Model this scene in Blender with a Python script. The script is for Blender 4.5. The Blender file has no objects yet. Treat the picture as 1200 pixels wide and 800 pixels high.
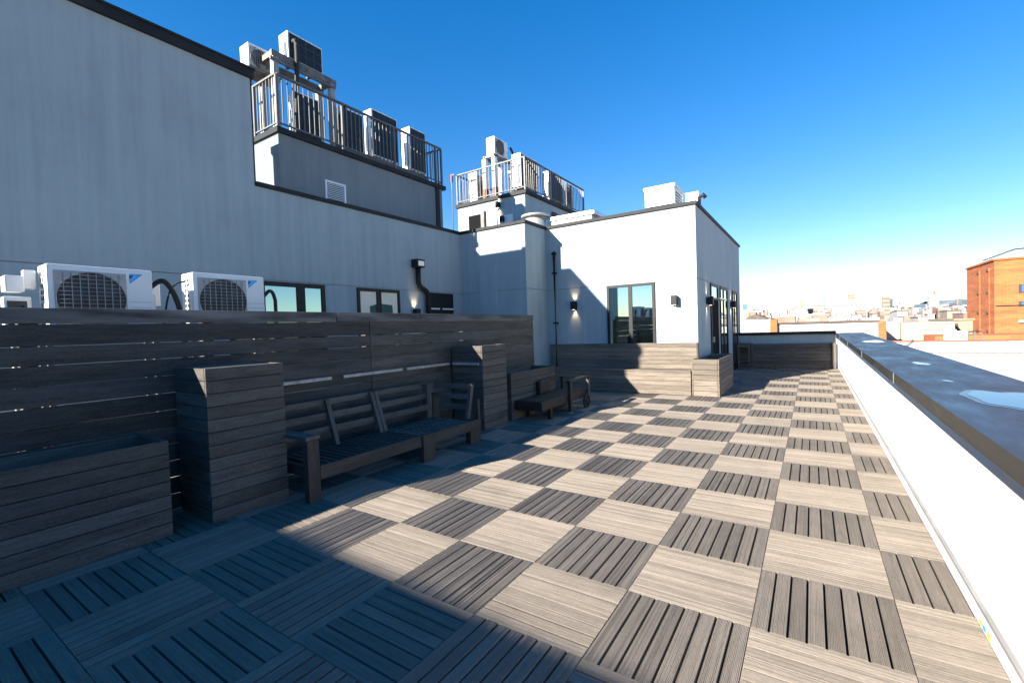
import bpy, bmesh, math, random
from mathutils import Vector, Matrix
random.seed(11)
C = bpy.context.scene.collection
SC = bpy.context.scene
PI = math.pi

# ------------------------------------------------------------------ camera
F, YAW, PITCH, ROLL = 530.99, -0.5851, -0.0264, -0.0337
CAM = Vector((0.2693, -2.4165, 1.4775))
def cam_rows():
    cy, sy, cp, sp = math.cos(YAW), math.sin(YAW), math.cos(PITCH), math.sin(PITCH)
    f = Vector((sy*cp, cy*cp, sp)); r = Vector((cy, -sy, 0)); u = r.cross(f)
    c, s = math.cos(ROLL), math.sin(ROLL)
    return r*c+u*s, r*-s+u*c, f
RT, UP, FW = cam_rows()
cd = bpy.data.cameras.new('camera'); cam = bpy.data.objects.new('camera', cd); C.objects.link(cam)
cd.sensor_fit = 'HORIZONTAL'; cd.sensor_width = 36; cd.lens = F/1200*36
cd.clip_start = 0.05; cd.clip_end = 20000
cam.matrix_world = Matrix(((RT.x, UP.x, -FW.x, CAM.x), (RT.y, UP.y, -FW.y, CAM.y), (RT.z, UP.z, -FW.z, CAM.z), (0, 0, 0, 1)))
SC.camera = cam
def at(u, v, Y):
    """world point on the plane y = Y seen at photo pixel u, v (used once, to survey far buildings)"""
    d = RT*((u-600)/F) + UP*(-(v-400)/F) + FW
    return CAM + d*((Y-CAM.y)/d.y)

# ------------------------------------------------------------------ materials
def new_mat(name):
    m = bpy.data.materials.new(name); m.use_nodes = True
    nt = m.node_tree; b = nt.nodes['Principled BSDF']
    return m, nt, b
def N(nt, t, **k):
    n = nt.nodes.new(t)
    for a, v in k.items():
        setattr(n, a, v)
    return n
def L(nt, a, b): nt.links.new(a, b)
def ramp(nt, stops):
    n = N(nt, 'ShaderNodeValToRGB'); e = n.color_ramp.elements
    while len(e) < len(stops): e.new(0.5)
    for i, (p, c) in enumerate(stops):
        e[i].position = p; e[i].color = (*c, 1) if len(c) == 3 else c
    return n
def mth(nt, op, a, b=None):
    n = N(nt, 'ShaderNodeMath', operation=op)
    for i, x in enumerate((a, b)):
        if x is None: continue
        if isinstance(x, (int, float)): n.inputs[i].default_value = x
        else: L(nt, x, n.inputs[i])
    return n.outputs[0]

def plain(name, col, rough=0.5, metal=0.0, noise=0.12, scale=8.0, bump=0.0, spec=None):
    m, nt, b = new_mat(name)
    tc = N(nt, 'ShaderNodeTexCoord')
    nz = N(nt, 'ShaderNodeTexNoise'); nz.inputs['Scale'].default_value = scale; nz.inputs['Detail'].default_value = 5
    L(nt, tc.outputs['Object'], nz.inputs['Vector'])
    r = ramp(nt, [(0.3, [c*(1-noise) for c in col]), (0.7, [min(1, c*(1+noise)) for c in col])])
    L(nt, nz.outputs['Fac'], r.inputs[0]); L(nt, r.outputs[0], b.inputs['Base Color'])
    b.inputs['Roughness'].default_value = rough; b.inputs['Metallic'].default_value = metal
    if spec is not None: b.inputs['Specular IOR Level'].default_value = spec
    if bump:
        bp = N(nt, 'ShaderNodeBump'); bp.inputs['Strength'].default_value = bump; bp.inputs['Distance'].default_value = 0.01
        L(nt, nz.outputs['Fac'], bp.inputs['Height']); L(nt, bp.outputs[0], b.inputs['Normal'])
    return m

def wood(name, axis, dark, light, rough=0.75, island=0.25, grain=1.0, blotch=0.32, stain=0.0, lo=0.36, hi=0.64):
    """weathered boards: grain along one object axis, every board (mesh island) its own shade"""
    m, nt, b = new_mat(name)
    tc = N(nt, 'ShaderNodeTexCoord'); geo = N(nt, 'ShaderNodeNewGeometry')
    off = N(nt, 'ShaderNodeVectorMath', operation='SCALE')
    cmb = N(nt, 'ShaderNodeCombineXYZ')
    for i in range(3): L(nt, geo.outputs['Random Per Island'], cmb.inputs[i])
    L(nt, cmb.outputs[0], off.inputs[0]); off.inputs['Scale'].default_value = 37.0
    add = N(nt, 'ShaderNodeVectorMath', operation='ADD')
    L(nt, tc.outputs['Object'], add.inputs[0]); L(nt, off.outputs[0], add.inputs[1])
    mp = N(nt, 'ShaderNodeMapping')
    s = [55.0, 55.0, 55.0]; s[axis] = 5.0
    mp.inputs['Scale'].default_value = s
    L(nt, add.outputs[0], mp.inputs['Vector'])
    n1 = N(nt, 'ShaderNodeTexNoise'); n1.inputs['Scale'].default_value = 1.0; n1.inputs['Detail'].default_value = 6; n1.inputs['Roughness'].default_value = 0.65
    L(nt, mp.outputs[0], n1.inputs['Vector'])
    mp2 = N(nt, 'ShaderNodeMapping'); s2 = [9.0, 9.0, 9.0]; s2[axis] = 1.3
    mp2.inputs['Scale'].default_value = s2; L(nt, add.outputs[0], mp2.inputs['Vector'])
    n2 = N(nt, 'ShaderNodeTexNoise'); n2.inputs['Scale'].default_value = 1.0; n2.inputs['Detail'].default_value = 4
    L(nt, mp2.outputs[0], n2.inputs['Vector'])
    mp3 = N(nt, 'ShaderNodeMapping'); s3 = [240.0, 240.0, 240.0]; s3[axis] = 55.0
    mp3.inputs['Scale'].default_value = s3; L(nt, add.outputs[0], mp3.inputs['Vector'])
    n3 = N(nt, 'ShaderNodeTexNoise'); n3.inputs['Scale'].default_value = 1.0; n3.inputs['Detail'].default_value = 3; n3.inputs['Distortion'].default_value = 0.4
    L(nt, mp3.outputs[0], n3.inputs['Vector'])
    f0 = mth(nt, 'ADD', mth(nt, 'MULTIPLY', n1.outputs['Fac'], 0.5), mth(nt, 'MULTIPLY', n3.outputs['Fac'], 0.5))
    fac = mth(nt, 'ADD', mth(nt, 'MULTIPLY', f0, 1.0-blotch), mth(nt, 'MULTIPLY', n2.outputs['Fac'], blotch))
    r = ramp(nt, [(lo, dark), (0.5, [(a+c)/2 for a, c in zip(dark, light)]), (hi, light)])
    L(nt, fac, r.inputs[0])
    val = mth(nt, 'ADD', mth(nt, 'MULTIPLY', geo.outputs['Random Per Island'], island*2), 1-island)
    mx = N(nt, 'ShaderNodeMix', data_type='RGBA', blend_type='MULTIPLY'); mx.inputs[0].default_value = 1
    cv = N(nt, 'ShaderNodeCombineColor')
    for i in range(3): L(nt, val, cv.inputs[i])
    L(nt, r.outputs[0], mx.inputs[6]); L(nt, cv.outputs[0], mx.inputs[7])
    out = mx.outputs[2]
    if stain:
        ns = N(nt, 'ShaderNodeTexNoise'); ns.inputs['Scale'].default_value = 1.1; ns.inputs['Detail'].default_value = 7; ns.inputs['Roughness'].default_value = 0.68
        L(nt, tc.outputs['Object'], ns.inputs['Vector'])
        rs = ramp(nt, [(0.30, (1-stain,)*3), (0.46, (1-stain*0.25,)*3), (0.68, (1.06, 1.05, 1.04))]); L(nt, ns.outputs['Fac'], rs.inputs[0])
        ms = N(nt, 'ShaderNodeMix', data_type='RGBA', blend_type='MULTIPLY'); ms.inputs[0].default_value = 1
        L(nt, out, ms.inputs[6]); L(nt, rs.outputs[0], ms.inputs[7]); out = ms.outputs[2]
    L(nt, out, b.inputs['Base Color'])
    b.inputs['Roughness'].default_value = rough
    b.inputs['Specular IOR Level'].default_value = 0.3
    bp = N(nt, 'ShaderNodeBump'); bp.inputs['Strength'].default_value = 0.5*grain; bp.inputs['Distance'].default_value = 0.004
    L(nt, f0, bp.inputs['Height']); L(nt, bp.outputs[0], b.inputs['Normal'])
    return m

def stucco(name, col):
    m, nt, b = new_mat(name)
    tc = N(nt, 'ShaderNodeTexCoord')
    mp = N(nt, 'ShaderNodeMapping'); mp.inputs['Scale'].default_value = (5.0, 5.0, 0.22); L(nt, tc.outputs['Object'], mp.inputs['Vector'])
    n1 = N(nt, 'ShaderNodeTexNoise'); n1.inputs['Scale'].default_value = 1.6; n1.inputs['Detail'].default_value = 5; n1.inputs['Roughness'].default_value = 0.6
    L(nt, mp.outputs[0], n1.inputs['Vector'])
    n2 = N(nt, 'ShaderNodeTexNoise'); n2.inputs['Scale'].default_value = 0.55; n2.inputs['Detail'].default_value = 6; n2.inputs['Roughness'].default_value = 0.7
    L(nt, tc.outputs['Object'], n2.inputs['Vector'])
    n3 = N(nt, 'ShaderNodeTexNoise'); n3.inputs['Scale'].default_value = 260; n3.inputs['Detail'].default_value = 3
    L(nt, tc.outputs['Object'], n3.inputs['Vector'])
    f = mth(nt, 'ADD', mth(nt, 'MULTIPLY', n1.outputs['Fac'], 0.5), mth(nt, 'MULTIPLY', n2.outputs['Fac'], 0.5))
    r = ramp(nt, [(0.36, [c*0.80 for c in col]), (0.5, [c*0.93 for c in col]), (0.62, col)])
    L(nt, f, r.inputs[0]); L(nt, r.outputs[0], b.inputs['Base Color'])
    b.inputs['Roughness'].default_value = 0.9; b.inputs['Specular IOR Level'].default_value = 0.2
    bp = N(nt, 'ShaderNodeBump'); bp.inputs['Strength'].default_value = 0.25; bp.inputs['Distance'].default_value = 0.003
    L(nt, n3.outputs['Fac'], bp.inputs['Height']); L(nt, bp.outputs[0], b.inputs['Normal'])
    return m

def brick(name, c1, c2, mortar):
    m, nt, b = new_mat(name)
    tc = N(nt, 'ShaderNodeTexCoord')
    sx = N(nt, 'ShaderNodeSeparateXYZ'); L(nt, tc.outputs['Object'], sx.inputs[0])
    cm = N(nt, 'ShaderNodeCombineXYZ')
    L(nt, mth(nt, 'ADD', sx.outputs[0], sx.outputs[1]), cm.inputs[0]); L(nt, sx.outputs[2], cm.inputs[1])
    bk = N(nt, 'ShaderNodeTexBrick'); bk.inputs['Scale'].default_value = 1.0
    bk.inputs['Brick Width'].default_value = 0.6; bk.inputs['Row Height'].default_value = 0.2; bk.inputs['Mortar Size'].default_value = 0.016
    bk.inputs['Color1'].default_value = (*c1, 1); bk.inputs['Color2'].default_value = (*c2, 1); bk.inputs['Mortar'].default_value = (*mortar, 1)
    L(nt, cm.outputs[0], bk.inputs['Vector'])
    nz = N(nt, 'ShaderNodeTexNoise'); nz.inputs['Scale'].default_value = 0.7; nz.inputs['Detail'].default_value = 6
    mp = N(nt, 'ShaderNodeMapping'); mp.inputs['Scale'].default_value = (0.3, 0.3, 2.4); L(nt, tc.outputs['Object'], mp.inputs['Vector']); L(nt, mp.outputs[0], nz.inputs['Vector'])
    r = ramp(nt, [(0.3, (0.72, 0.72, 0.72)), (0.7, (1.15, 1.12, 1.08))]); L(nt, nz.outputs['Fac'], r.inputs[0])
    mx = N(nt, 'ShaderNodeMix', data_type='RGBA', blend_type='MULTIPLY'); mx.inputs[0].default_value = 1
    L(nt, bk.outputs['Color'], mx.inputs[6]); L(nt, r.outputs[0], mx.inputs[7]); L(nt, mx.outputs[2], b.inputs['Base Color'])
    b.inputs['Roughness'].default_value = 0.85
    return m

def coping_metal(name, col, r0, r1):
    m, nt, b = new_mat(name)
    tc = N(nt, 'ShaderNodeTexCoord')
    mp = N(nt, 'ShaderNodeMapping'); mp.inputs['Scale'].default_value = (3.0, 0.9, 3.0); L(nt, tc.outputs['Object'], mp.inputs['Vector'])
    n1 = N(nt, 'ShaderNodeTexNoise'); n1.inputs['Scale'].default_value = 1.7; n1.inputs['Detail'].default_value = 7; n1.inputs['Roughness'].default_value = 0.62
    L(nt, mp.outputs[0], n1.inputs['Vector'])
    r = ramp(nt, [(0.35, [c*0.75 for c in col]), (0.65, [c*1.3 for c in col])]); L(nt, n1.outputs['Fac'], r.inputs[0]); L(nt, r.outputs[0], b.inputs['Base Color'])
    rr = N(nt, 'ShaderNodeMapRange'); rr.inputs[1].default_value = 0.35; rr.inputs[2].default_value = 0.65; rr.inputs[3].default_value = r0; rr.inputs[4].default_value = r1
    L(nt, n1.outputs['Fac'], rr.inputs[0]); L(nt, rr.outputs[0], b.inputs['Roughness'])
    b.inputs['Metallic'].default_value = 0.35
    return m

def glass_mat(name, col, rough=0.02):
    m, nt, b = new_mat(name)
    tc = N(nt, 'ShaderNodeTexCoord')
    nz = N(nt, 'ShaderNodeTexNoise'); nz.inputs['Scale'].default_value = 0.8
    L(nt, tc.outputs['Object'], nz.inputs['Vector'])
    bp = N(nt, 'ShaderNodeBump'); bp.inputs['Strength'].default_value = 0.03; bp.inputs['Distance'].default_value = 0.01
    L(nt, nz.outputs['Fac'], bp.inputs['Height']); L(nt, bp.outputs[0], b.inputs['Normal'])
    b.inputs['Base Color'].default_value = (*col, 1); b.inputs['Metallic'].default_value = 1.0; b.inputs['Roughness'].default_value = rough
    return m

M = {}
DK, LT = (0.0988, 0.0805, 0.0631), (0.2515, 0.2166, 0.1776)
for ax, nm in enumerate('xyz'):  # fence, planter and sofa woods darkened for shade; sunlit boards stay pale
    M['deck_'+nm] = wood('deck_wood_'+nm, ax, DK, LT, island=0.13, grain=1.0, blotch=0.20, stain=0.30, lo=0.24, hi=0.76)
    M['wood_'+nm] = wood('weathered_wood_'+nm, ax, (0.0380, 0.0312, 0.0258), (0.1520, 0.1330, 0.1140), island=0.22)  # shaded copy: shade darkens the weathered colour
    M['pale_'+nm] = wood('pale_wood_'+nm, ax, (0.0756, 0.0588, 0.0445), (0.2142, 0.1798, 0.1420), island=0.2)  # sunlit copy of the boards, light kept in the colour
    M['dark_'+nm] = wood('dark_wood_'+nm, ax, (0.0243, 0.0198, 0.0167), (0.0836, 0.0699, 0.0578), island=0.2)  # dark sofa wood, darkened further for shade
M['fence'] = wood('fence_board_wood', 1, (0.0243, 0.0213, 0.0190), (0.1026, 0.0927, 0.0851), island=0.22)  # shade put into the board colour
M['fence_cap'] = wood('rough_cap_board', 1, (0.04, 0.037, 0.035), (0.19, 0.175, 0.165), island=0.1, grain=2.0, blotch=0.8)
M['stucco'] = stucco('white_stucco', (0.3300, 0.3872, 0.4048))
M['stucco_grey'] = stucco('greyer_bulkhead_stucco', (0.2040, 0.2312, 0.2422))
M['paint'] = plain('bright_white_parapet_paint', (0.87, 0.865, 0.85), 0.8, 0, 0.025, 1.5, bump=0.1)  # lighter than the stucco, so the grazing sunlight is in its colour
M['bronze'] = coping_metal('dark_bronze_coping', (0.046, 0.042, 0.038), 0.30, 0.52)
M['black'] = plain('black_metal', (0.014, 0.014, 0.015), 0.5, 0.0, 0.2, spec=0.25)
M['coping'] = plain('black_coping', (0.02, 0.02, 0.021), 0.6, 0.0, 0.25, 3, spec=0.2)
M['ac'] = plain('white_appliance_paint', (0.74, 0.74, 0.72), 0.4, 0.0, 0.04, 3)
M['ac_grey'] = plain('grey_plastic_grille', (0.36, 0.35, 0.33), 0.55, 0.0, 0.08)
M['fan'] = plain('dark_fan_recess', (0.035, 0.033, 0.030), 0.6, 0.0, 0.2)
M['coil'] = plain('condenser_coil_fins', (0.012, 0.018, 0.02), 0.5, 0.3, 0.25, 40)
M['blue'] = plain('blue_sticker', (0.0, 0.36, 0.80), 0.4, 0.0, 0.02)
M['navy'] = plain('navy_sticker', (0.01, 0.02, 0.07), 0.4, 0.0, 0.02)
M['rail'] = plain('grey_galvanised_rail', (0.30, 0.29, 0.27), 0.5, 0.3, 0.15, 6)
M['railing'] = plain('dull_grey_railing', (0.12, 0.114, 0.108), 0.55, 0.2, 0.2, 6)
M['void'] = plain('unlit_opening', (0.008, 0.008, 0.009), 0.95, 0, 0.1, spec=0.1)
M['steel'] = plain('weathered_steel', (0.15, 0.135, 0.12), 0.6, 0.3, 0.35, 5)
M['galv'] = plain('bright_duct_metal', (0.62, 0.60, 0.56), 0.35, 0.6, 0.12, 5)
M['grey'] = plain('grey_rubber_joint', (0.055, 0.055, 0.056), 0.7)
M['joint'] = plain('shadow_joint', (0.24, 0.25, 0.26), 0.9, 0, 0.1)
M['roof'] = plain('roof_membrane', (0.428, 0.421, 0.407), 0.8, 0, 0.12, 0.6)
M['under'] = plain('dark_roofing_under_deck', (0.05, 0.048, 0.045), 0.9, 0, 0.3, 3)
M['nroof'] = plain('neighbour_roof_coating', (0.56, 0.53, 0.485), 0.8, 0, 0.10, 0.35)
M['flash'] = plain('white_base_flashing', (0.70, 0.69, 0.66), 0.6, 0, 0.06, 2)
M['terra'] = plain('terracotta_coping', (0.248, 0.083, 0.048), 0.8, 0, 0.25, 4)
M['soil'] = plain('dry_soil', (0.07, 0.055, 0.04), 0.95, 0, 0.4, 30, bump=1.0)
M['water'] = plain('puddle_water', (0.02, 0.025, 0.03), 0.02, 0, 0.0, spec=0.6)
M['damp'] = plain('wet_coping_margin', (0.028, 0.026, 0.025), 0.2, 0.2, 0.3, 12)
M['glass'] = glass_mat('coated_glass', (0.30, 0.42, 0.40))
M['glass_dk'] = glass_mat('dark_coated_glass', (0.42, 0.55, 0.53))
M['blind'] = plain('cream_window_blind', (0.88, 0.74, 0.56), 0.8, 0, 0.03)  # cream reflection in the panes, put in as plain colour
M['gcurtain'] = plain('green_curtain', (0.03, 0.09, 0.07), 0.7, 0, 0.3, 6)  # green part of that reflection, put in as plain colour
M['brick'] = brick('orange_brick', (0.4420, 0.1275, 0.0340), (0.3655, 0.0952, 0.0238), (0.3230, 0.1445, 0.0680))
M['asphalt'] = plain('city_ground', (0.110, 0.103, 0.097), 0.9, 0, 0.3, 0.05)
M['tarp'] = plain('yellow_green_tape', (0.45, 0.70, 0.05), 0.5, 0, 0.05)
M['rubber'] = plain('black_rubber', (0.015, 0.015, 0.015), 0.7, 0, 0.1)
M['copper'] = plain('rust_brown_pipe', (0.20, 0.09, 0.05), 0.7, 0, 0.3)
em, nt, b = new_mat('lamp_glow'); b.inputs['Emission Color'].default_value = (1, 0.72, 0.45, 1); b.inputs['Emission Strength'].default_value = 2.5
M['lampglow'] = em

# ------------------------------------------------------------------ mesh helpers
class MB:
    def __init__(s): s.bm = bmesh.new(); s.mi = 0
    def mat(s, i): s.mi = i; return s
    def _f(s, vs):
        try:
            f = s.bm.faces.new(vs); f.material_index = s.mi; return f
        except ValueError: return None
    def hexa(s, p):
        v = [s.bm.verts.new(q) for q in p]
        for a in ((0, 3, 2, 1), (4, 5, 6, 7), (0, 1, 5, 4), (1, 2, 6, 5), (2, 3, 7, 6), (3, 0, 4, 7)): s._f([v[i] for i in a])
        return s
    def box(s, x0, y0, z0, x1, y1, z1):
        x0, x1 = min(x0, x1), max(x0, x1); y0, y1 = min(y0, y1), max(y0, y1); z0, z1 = min(z0, z1), max(z0, z1)
        return s.hexa([(x0, y0, z0), (x1, y0, z0), (x1, y1, z0), (x0, y1, z0), (x0, y0, z1), (x1, y0, z1), (x1, y1, z1), (x0, y1, z1)])
    def bar(s, p, q, w, h, up=(0, 0, 1)):
        p, q = Vector(p), Vector(q); d = (q-p).normalized(); u = Vector(up)
        r = d.cross(u).normalized() if abs(d.dot(u)) < 0.999 else Vector((1, 0, 0)); u = r.cross(d)
        r *= w/2; u = u*(h/2)
        return s.hexa([p-r-u, p+r-u, q+r-u, q-r-u, p-r+u, p+r+u, q+r+u, q-r+u])
    def cyl(s, p, q, r, n=12, r2=None, cap=True):
        p, q = Vector(p), Vector(q); d = (q-p).normalized(); a = Vector((0, 0, 1)) if abs(d.z) < 0.9 else Vector((1, 0, 0))
        x = d.cross(a).normalized(); y = d.cross(x); r2 = r if r2 is None else r2
        A = [s.bm.verts.new(p+x*(r*math.cos(2*PI*i/n))+y*(r*math.sin(2*PI*i/n))) for i in range(n)]
        B = [s.bm.verts.new(q+x*(r2*math.cos(2*PI*i/n))+y*(r2*math.sin(2*PI*i/n))) for i in range(n)]
        for i in range(n):
            f = s._f([A[i], A[(i+1) % n], B[(i+1) % n], B[i]])
            if f: f.smooth = True
        if cap: s._f(A[::-1]); s._f(B)
        return s
    def tube(s, pts, r, n=8, smooth=False):
        pts = [Vector(p) for p in pts]; rings = []
        if smooth and len(pts) > 2:
            q = []
            for i in range(len(pts)-1):
                p0, p1, p2, p3 = pts[max(i-1, 0)], pts[i], pts[i+1], pts[min(i+2, len(pts)-1)]
                for k in range(6):
                    t = k/6; q.append(0.5*((2*p1)+(p2-p0)*t+(2*p0-5*p1+4*p2-p3)*t*t+(3*p1-p0-3*p2+p3)*t*t*t))
            pts = q+[pts[-1]]
        for i, p in enumerate(pts):
            d = ((pts[min(i+1, len(pts)-1)]-p).normalized() + (p-pts[max(i-1, 0)]).normalized())
            d = d.normalized() if d.length > 1e-6 else Vector((0, 0, 1))
            a = Vector((0, 0, 1)) if abs(d.z) < 0.95 else Vector((0, 1, 0))
            x = d.cross(a).normalized(); y = d.cross(x)
            rings.append([s.bm.verts.new(p+x*(r*math.cos(2*PI*k/n))+y*(r*math.sin(2*PI*k/n))) for k in range(n)])
        for A, B in zip(rings, rings[1:]):
            for k in range(n):
                f = s._f([A[k], A[(k+1) % n], B[(k+1) % n], B[k]])
                if f: f.smooth = True
        s._f(rings[0][::-1]); s._f(rings[-1]); return s
    def prism(s, poly, z0, z1):
        A = [s.bm.verts.new((x, y, z0)) for x, y in poly]; B = [s.bm.verts.new((x, y, z1)) for x, y in poly]; n = len(poly)
        for i in range(n): s._f([A[i], A[(i+1) % n], B[(i+1) % n], B[i]])
        s._f(A[::-1]); s._f(B); return s
    def quad(s, a, b, c, d): s._f([s.bm.verts.new(p) for p in (a, b, c, d)]); return s
    def poly(s, pts): s._f([s.bm.verts.new(p) for p in pts]); return s
    def build(s, name, mats, parent=None, bevel=0.0, world=True):
        me = bpy.data.meshes.new(name); bmesh.ops.recalc_face_normals(s.bm, faces=s.bm.faces)
        base = Vector((0, 0, 0))
        if parent is not None and world:
            p = parent
            while p.parent: p = p.parent
            base = Vector(p['_base'])
            bmesh.ops.translate(s.bm, verts=s.bm.verts, vec=-base)
        s.bm.to_mesh(me); s.bm.free()
        for m in (mats if isinstance(mats, (list, tuple)) else [mats]): me.materials.append(m)
        o = bpy.data.objects.new(name, me); C.objects.link(o)
        if parent is not None: o.parent = parent
        if bevel:
            md = o.modifiers.new('bevel', 'BEVEL'); md.width = bevel; md.segments = 2; md.limit_method = 'ANGLE'; md.angle_limit = math.radians(40)
        return o
    def single(s, name, mats, loc, bevel=0.0):
        """a thing made of one mesh, origin at its base"""
        bmesh.ops.translate(s.bm, verts=s.bm.verts, vec=-Vector(loc))
        o = s.build(name, mats, None, bevel); o.location = loc; return o

def tag(o, label, cat, group=None):
    o['label'] = label; o['category'] = cat
    if group: o['group'] = group
    return o
def thing(name, label, cat, loc=(0, 0, 0), group=None):
    o = bpy.data.objects.new(name, None); C.objects.link(o); o.location = loc; o['_base'] = tuple(loc)
    o.empty_display_size = 0.1
    return tag(o, label, cat, group)
def struct(o): o['kind'] = 'structure'; return o
def dup(root, loc, rotz=0.0, label=None):
    r = root.copy(); C.objects.link(r); r.location = loc; r.rotation_euler = (0, 0, rotz)
    if label: r['label'] = label
    for ch in list(root.children):
        c = ch.copy(); C.objects.link(c); c.parent = r
        for g in list(ch.children):
            d = g.copy(); C.objects.link(d); d.parent = c
    return r
def shift(o, dx): return o

# ------------------------------------------------------------------ deck (setting)
S = 0.61
rd = random.Random(3)
deck = MB()
def slat(x0, x1, y0, y1, along, zt, zb=-0.028):
    """one reeded slat; ridges run along the slat"""
    n = 10; prof = []
    w0, w1 = (x0, x1) if along == 'y' else (y0, y1)
    ch = 0.0018; prof.append((w0, zt-0.0035)); wa, wb = w0+ch, w1-ch
    prof.append((wa, zt-0.0005))
    for k in range(n):
        e = wa+(wb-wa)*(k+0.5)/n; f = wa+(wb-wa)*(k+1)/n
        prof.append((e+rd.uniform(-0.0006, 0.0006), zt-0.0019-rd.uniform(-0.0008, 0.0008)))
        prof.append((f, zt+rd.uniform(-0.0006, 0.0003)))
    prof.append((w1, zt-0.0035))
    l0, l1 = (y0, y1) if along == 'y' else (x0, x1)
    mk = (lambda w, l, z: (w, l, z)) if along == 'y' else (lambda w, l, z: (l, w, z))
    bm = deck.bm
    A = [bm.verts.new(mk(w, l0, z)) for w, z in prof]; B = [bm.verts.new(mk(w, l1, z)) for w, z in prof]
    a0, a1 = bm.verts.new(mk(w0, l0, zb)), bm.verts.new(mk(w1, l0, zb)); b0, b1 = bm.verts.new(mk(w0, l1, zb)), bm.verts.new(mk(w1, l1, zb))
    for i in range(len(A)-1): deck._f([A[i], A[i+1], B[i+1], B[i]])
    deck._f([a0, A[0], B[0], b0]); deck._f([A[-1], a1, b1, B[-1]])
    deck._f([a0]+[a1]+A[::-1]); deck._f([b0]+B+[b1])
XE = 0.915
for i in range(-9, 2):
    for j in range(-7, 27):
        x0, x1 = i*S+0.0015, (i+1)*S-0.0015; y0, y1 = j*S+0.0015, (j+1)*S-0.0015
        if y0 > 13.9 or x0 > XE: continue
        if i == -9 and y1 < 5.3: continue
        ev = (i+j) % 2 == 0
        dz = rd.uniform(-0.0022, 0.0022)
        p = S/8; g = 0.0050
        for k in range(8):
            if ev:
                a, bb = x0+k*p+(g if k else 0), x0+(k+1)*p-(g if k < 7 else 0)
                if k == 7: bb = x1
                if a > XE-0.02: continue
                deck.mat(1); slat(a, min(bb, XE), y0, min(y1, 13.93), 'y', dz+rd.uniform(-0.0008, 0.0008))
            else:
                a, bb = y0+k*p+(g if k else 0), y0+(k+1)*p-(g if k < 7 else 0)
                if k == 7: bb = y1
                if a > 13.9: continue
                deck.mat(0); slat(x0, min(x1, XE), a, min(bb, 13.93), 'x', dz+rd.uniform(-0.0008, 0.0008))
struct(deck.build('deck', [M['deck_x'], M['deck_y']]))
struct(MB().box(-14, -16, -0.30, 1.5, 16, -0.045).build('roof_slab', [M['under']]))
struct(MB().box(-7.31, -6, -0.044, -4.45, 5.3, -0.012).build('roof_membrane', [M['roof']]))

# ------------------------------------------------------------------ main building
XW, YF, YA, XA, XR = -7.31, 7.75, 6.75, -5.34, -1.74
ZT, ZG, ZU, YU, Y0 = 3.97, 2.44, 5.70, 1.55, -2.65
bld = thing('rooftop_building', 'white stucco top storey wrapping round the deck, with black copings and windows', 'building', (XW, 3, 0))
outline = [(XW, Y0), (XW, YA), (XA, YA), (XA, YF), (XR, YF), (XR, 14.6), (-13.5, 14.6), (-13.5, Y0)]
w = MB()
# the storey is cut at the expansion joint (a recessed grey line)
w.prism(outline, -0.2, ZG-0.007)
def inset(poly, d):
    return [(XW-d, Y0+d), (XW-d, YA+d), (XA-d, YA+d), (XA-d, YF+d), (XR-d, YF+d), (XR-d, 14.6-d), (-13.5+d, 14.6-d), (-13.5+d, Y0+d)]
w.mat(1).prism(inset(outline, 0.012), ZG-0.007, ZG+0.007)
w.mat(0).prism(outline, ZG+0.007, ZT-0.22)
wall = w.build('wall', [M['stucco'], M['joint']], bld)
# parapet ring above the lower roof
pw = 0.25
p = MB()
p.box(XW-pw, YU, ZT-0.22, XW, YA+pw, ZT)
p.box(XW, YA, ZT-0.22, XA-pw, YA+pw, ZT)
p.box(XA-pw, YA, ZT-0.22, XA, YF+pw, ZT)
p.box(XA, YF, ZT-0.22, XR-pw, YF+pw, ZT)
p.box(XR-pw, YF, ZT-0.22, XR, 14.6, ZT)
p.build('parapet', M['stucco'], bld)
q = MB()
q.box(XW-pw-0.02, YU+0.02, ZT, XW+0.035, YA+pw+0.02, ZT+0.075)
q.box(XW+0.035, YA-0.035, ZT+0.002, XA-pw, YA+pw+0.02, ZT+0.077)
q.box(XA-pw, YA-0.037, ZT+0.004, XA+0.035, YF-0.035, ZT+0.079)
q.box(XA-pw, YF-0.035, ZT+0.002, XR+0.035, YF+pw+0.02, ZT+0.077)
q.box(XR-pw-0.02, YF+pw+0.02, ZT, XR+0.035, 14.63, ZT+0.075)
q.build('coping', M['coping'], bld, 0.004)
up = MB().box(-9.20, Y0, ZT-0.22, XW, YU, ZU)
up.build('tall_wall', M['stucco'], bld)
cp = MB()
cp.box(-9.25, Y0-0.03, ZU, XW+0.05, YU+0.05, ZU+0.13)
cp.box(XW-0.3, Y0-0.03, ZU+0.13, XW+0.07, YU+0.07, ZU+0.165)
cp.box(XW-0.14, YU, ZT-0.18, XW-0.002, YU+0.028, ZU-0.002)
cp.build('tall_coping', M['coping'], bld, 0.004)
MB().box(-6.69, YA-0.055, 0.1, -6.19, YA, 3.09).build('wall_chase', M['stucco'], bld)

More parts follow.
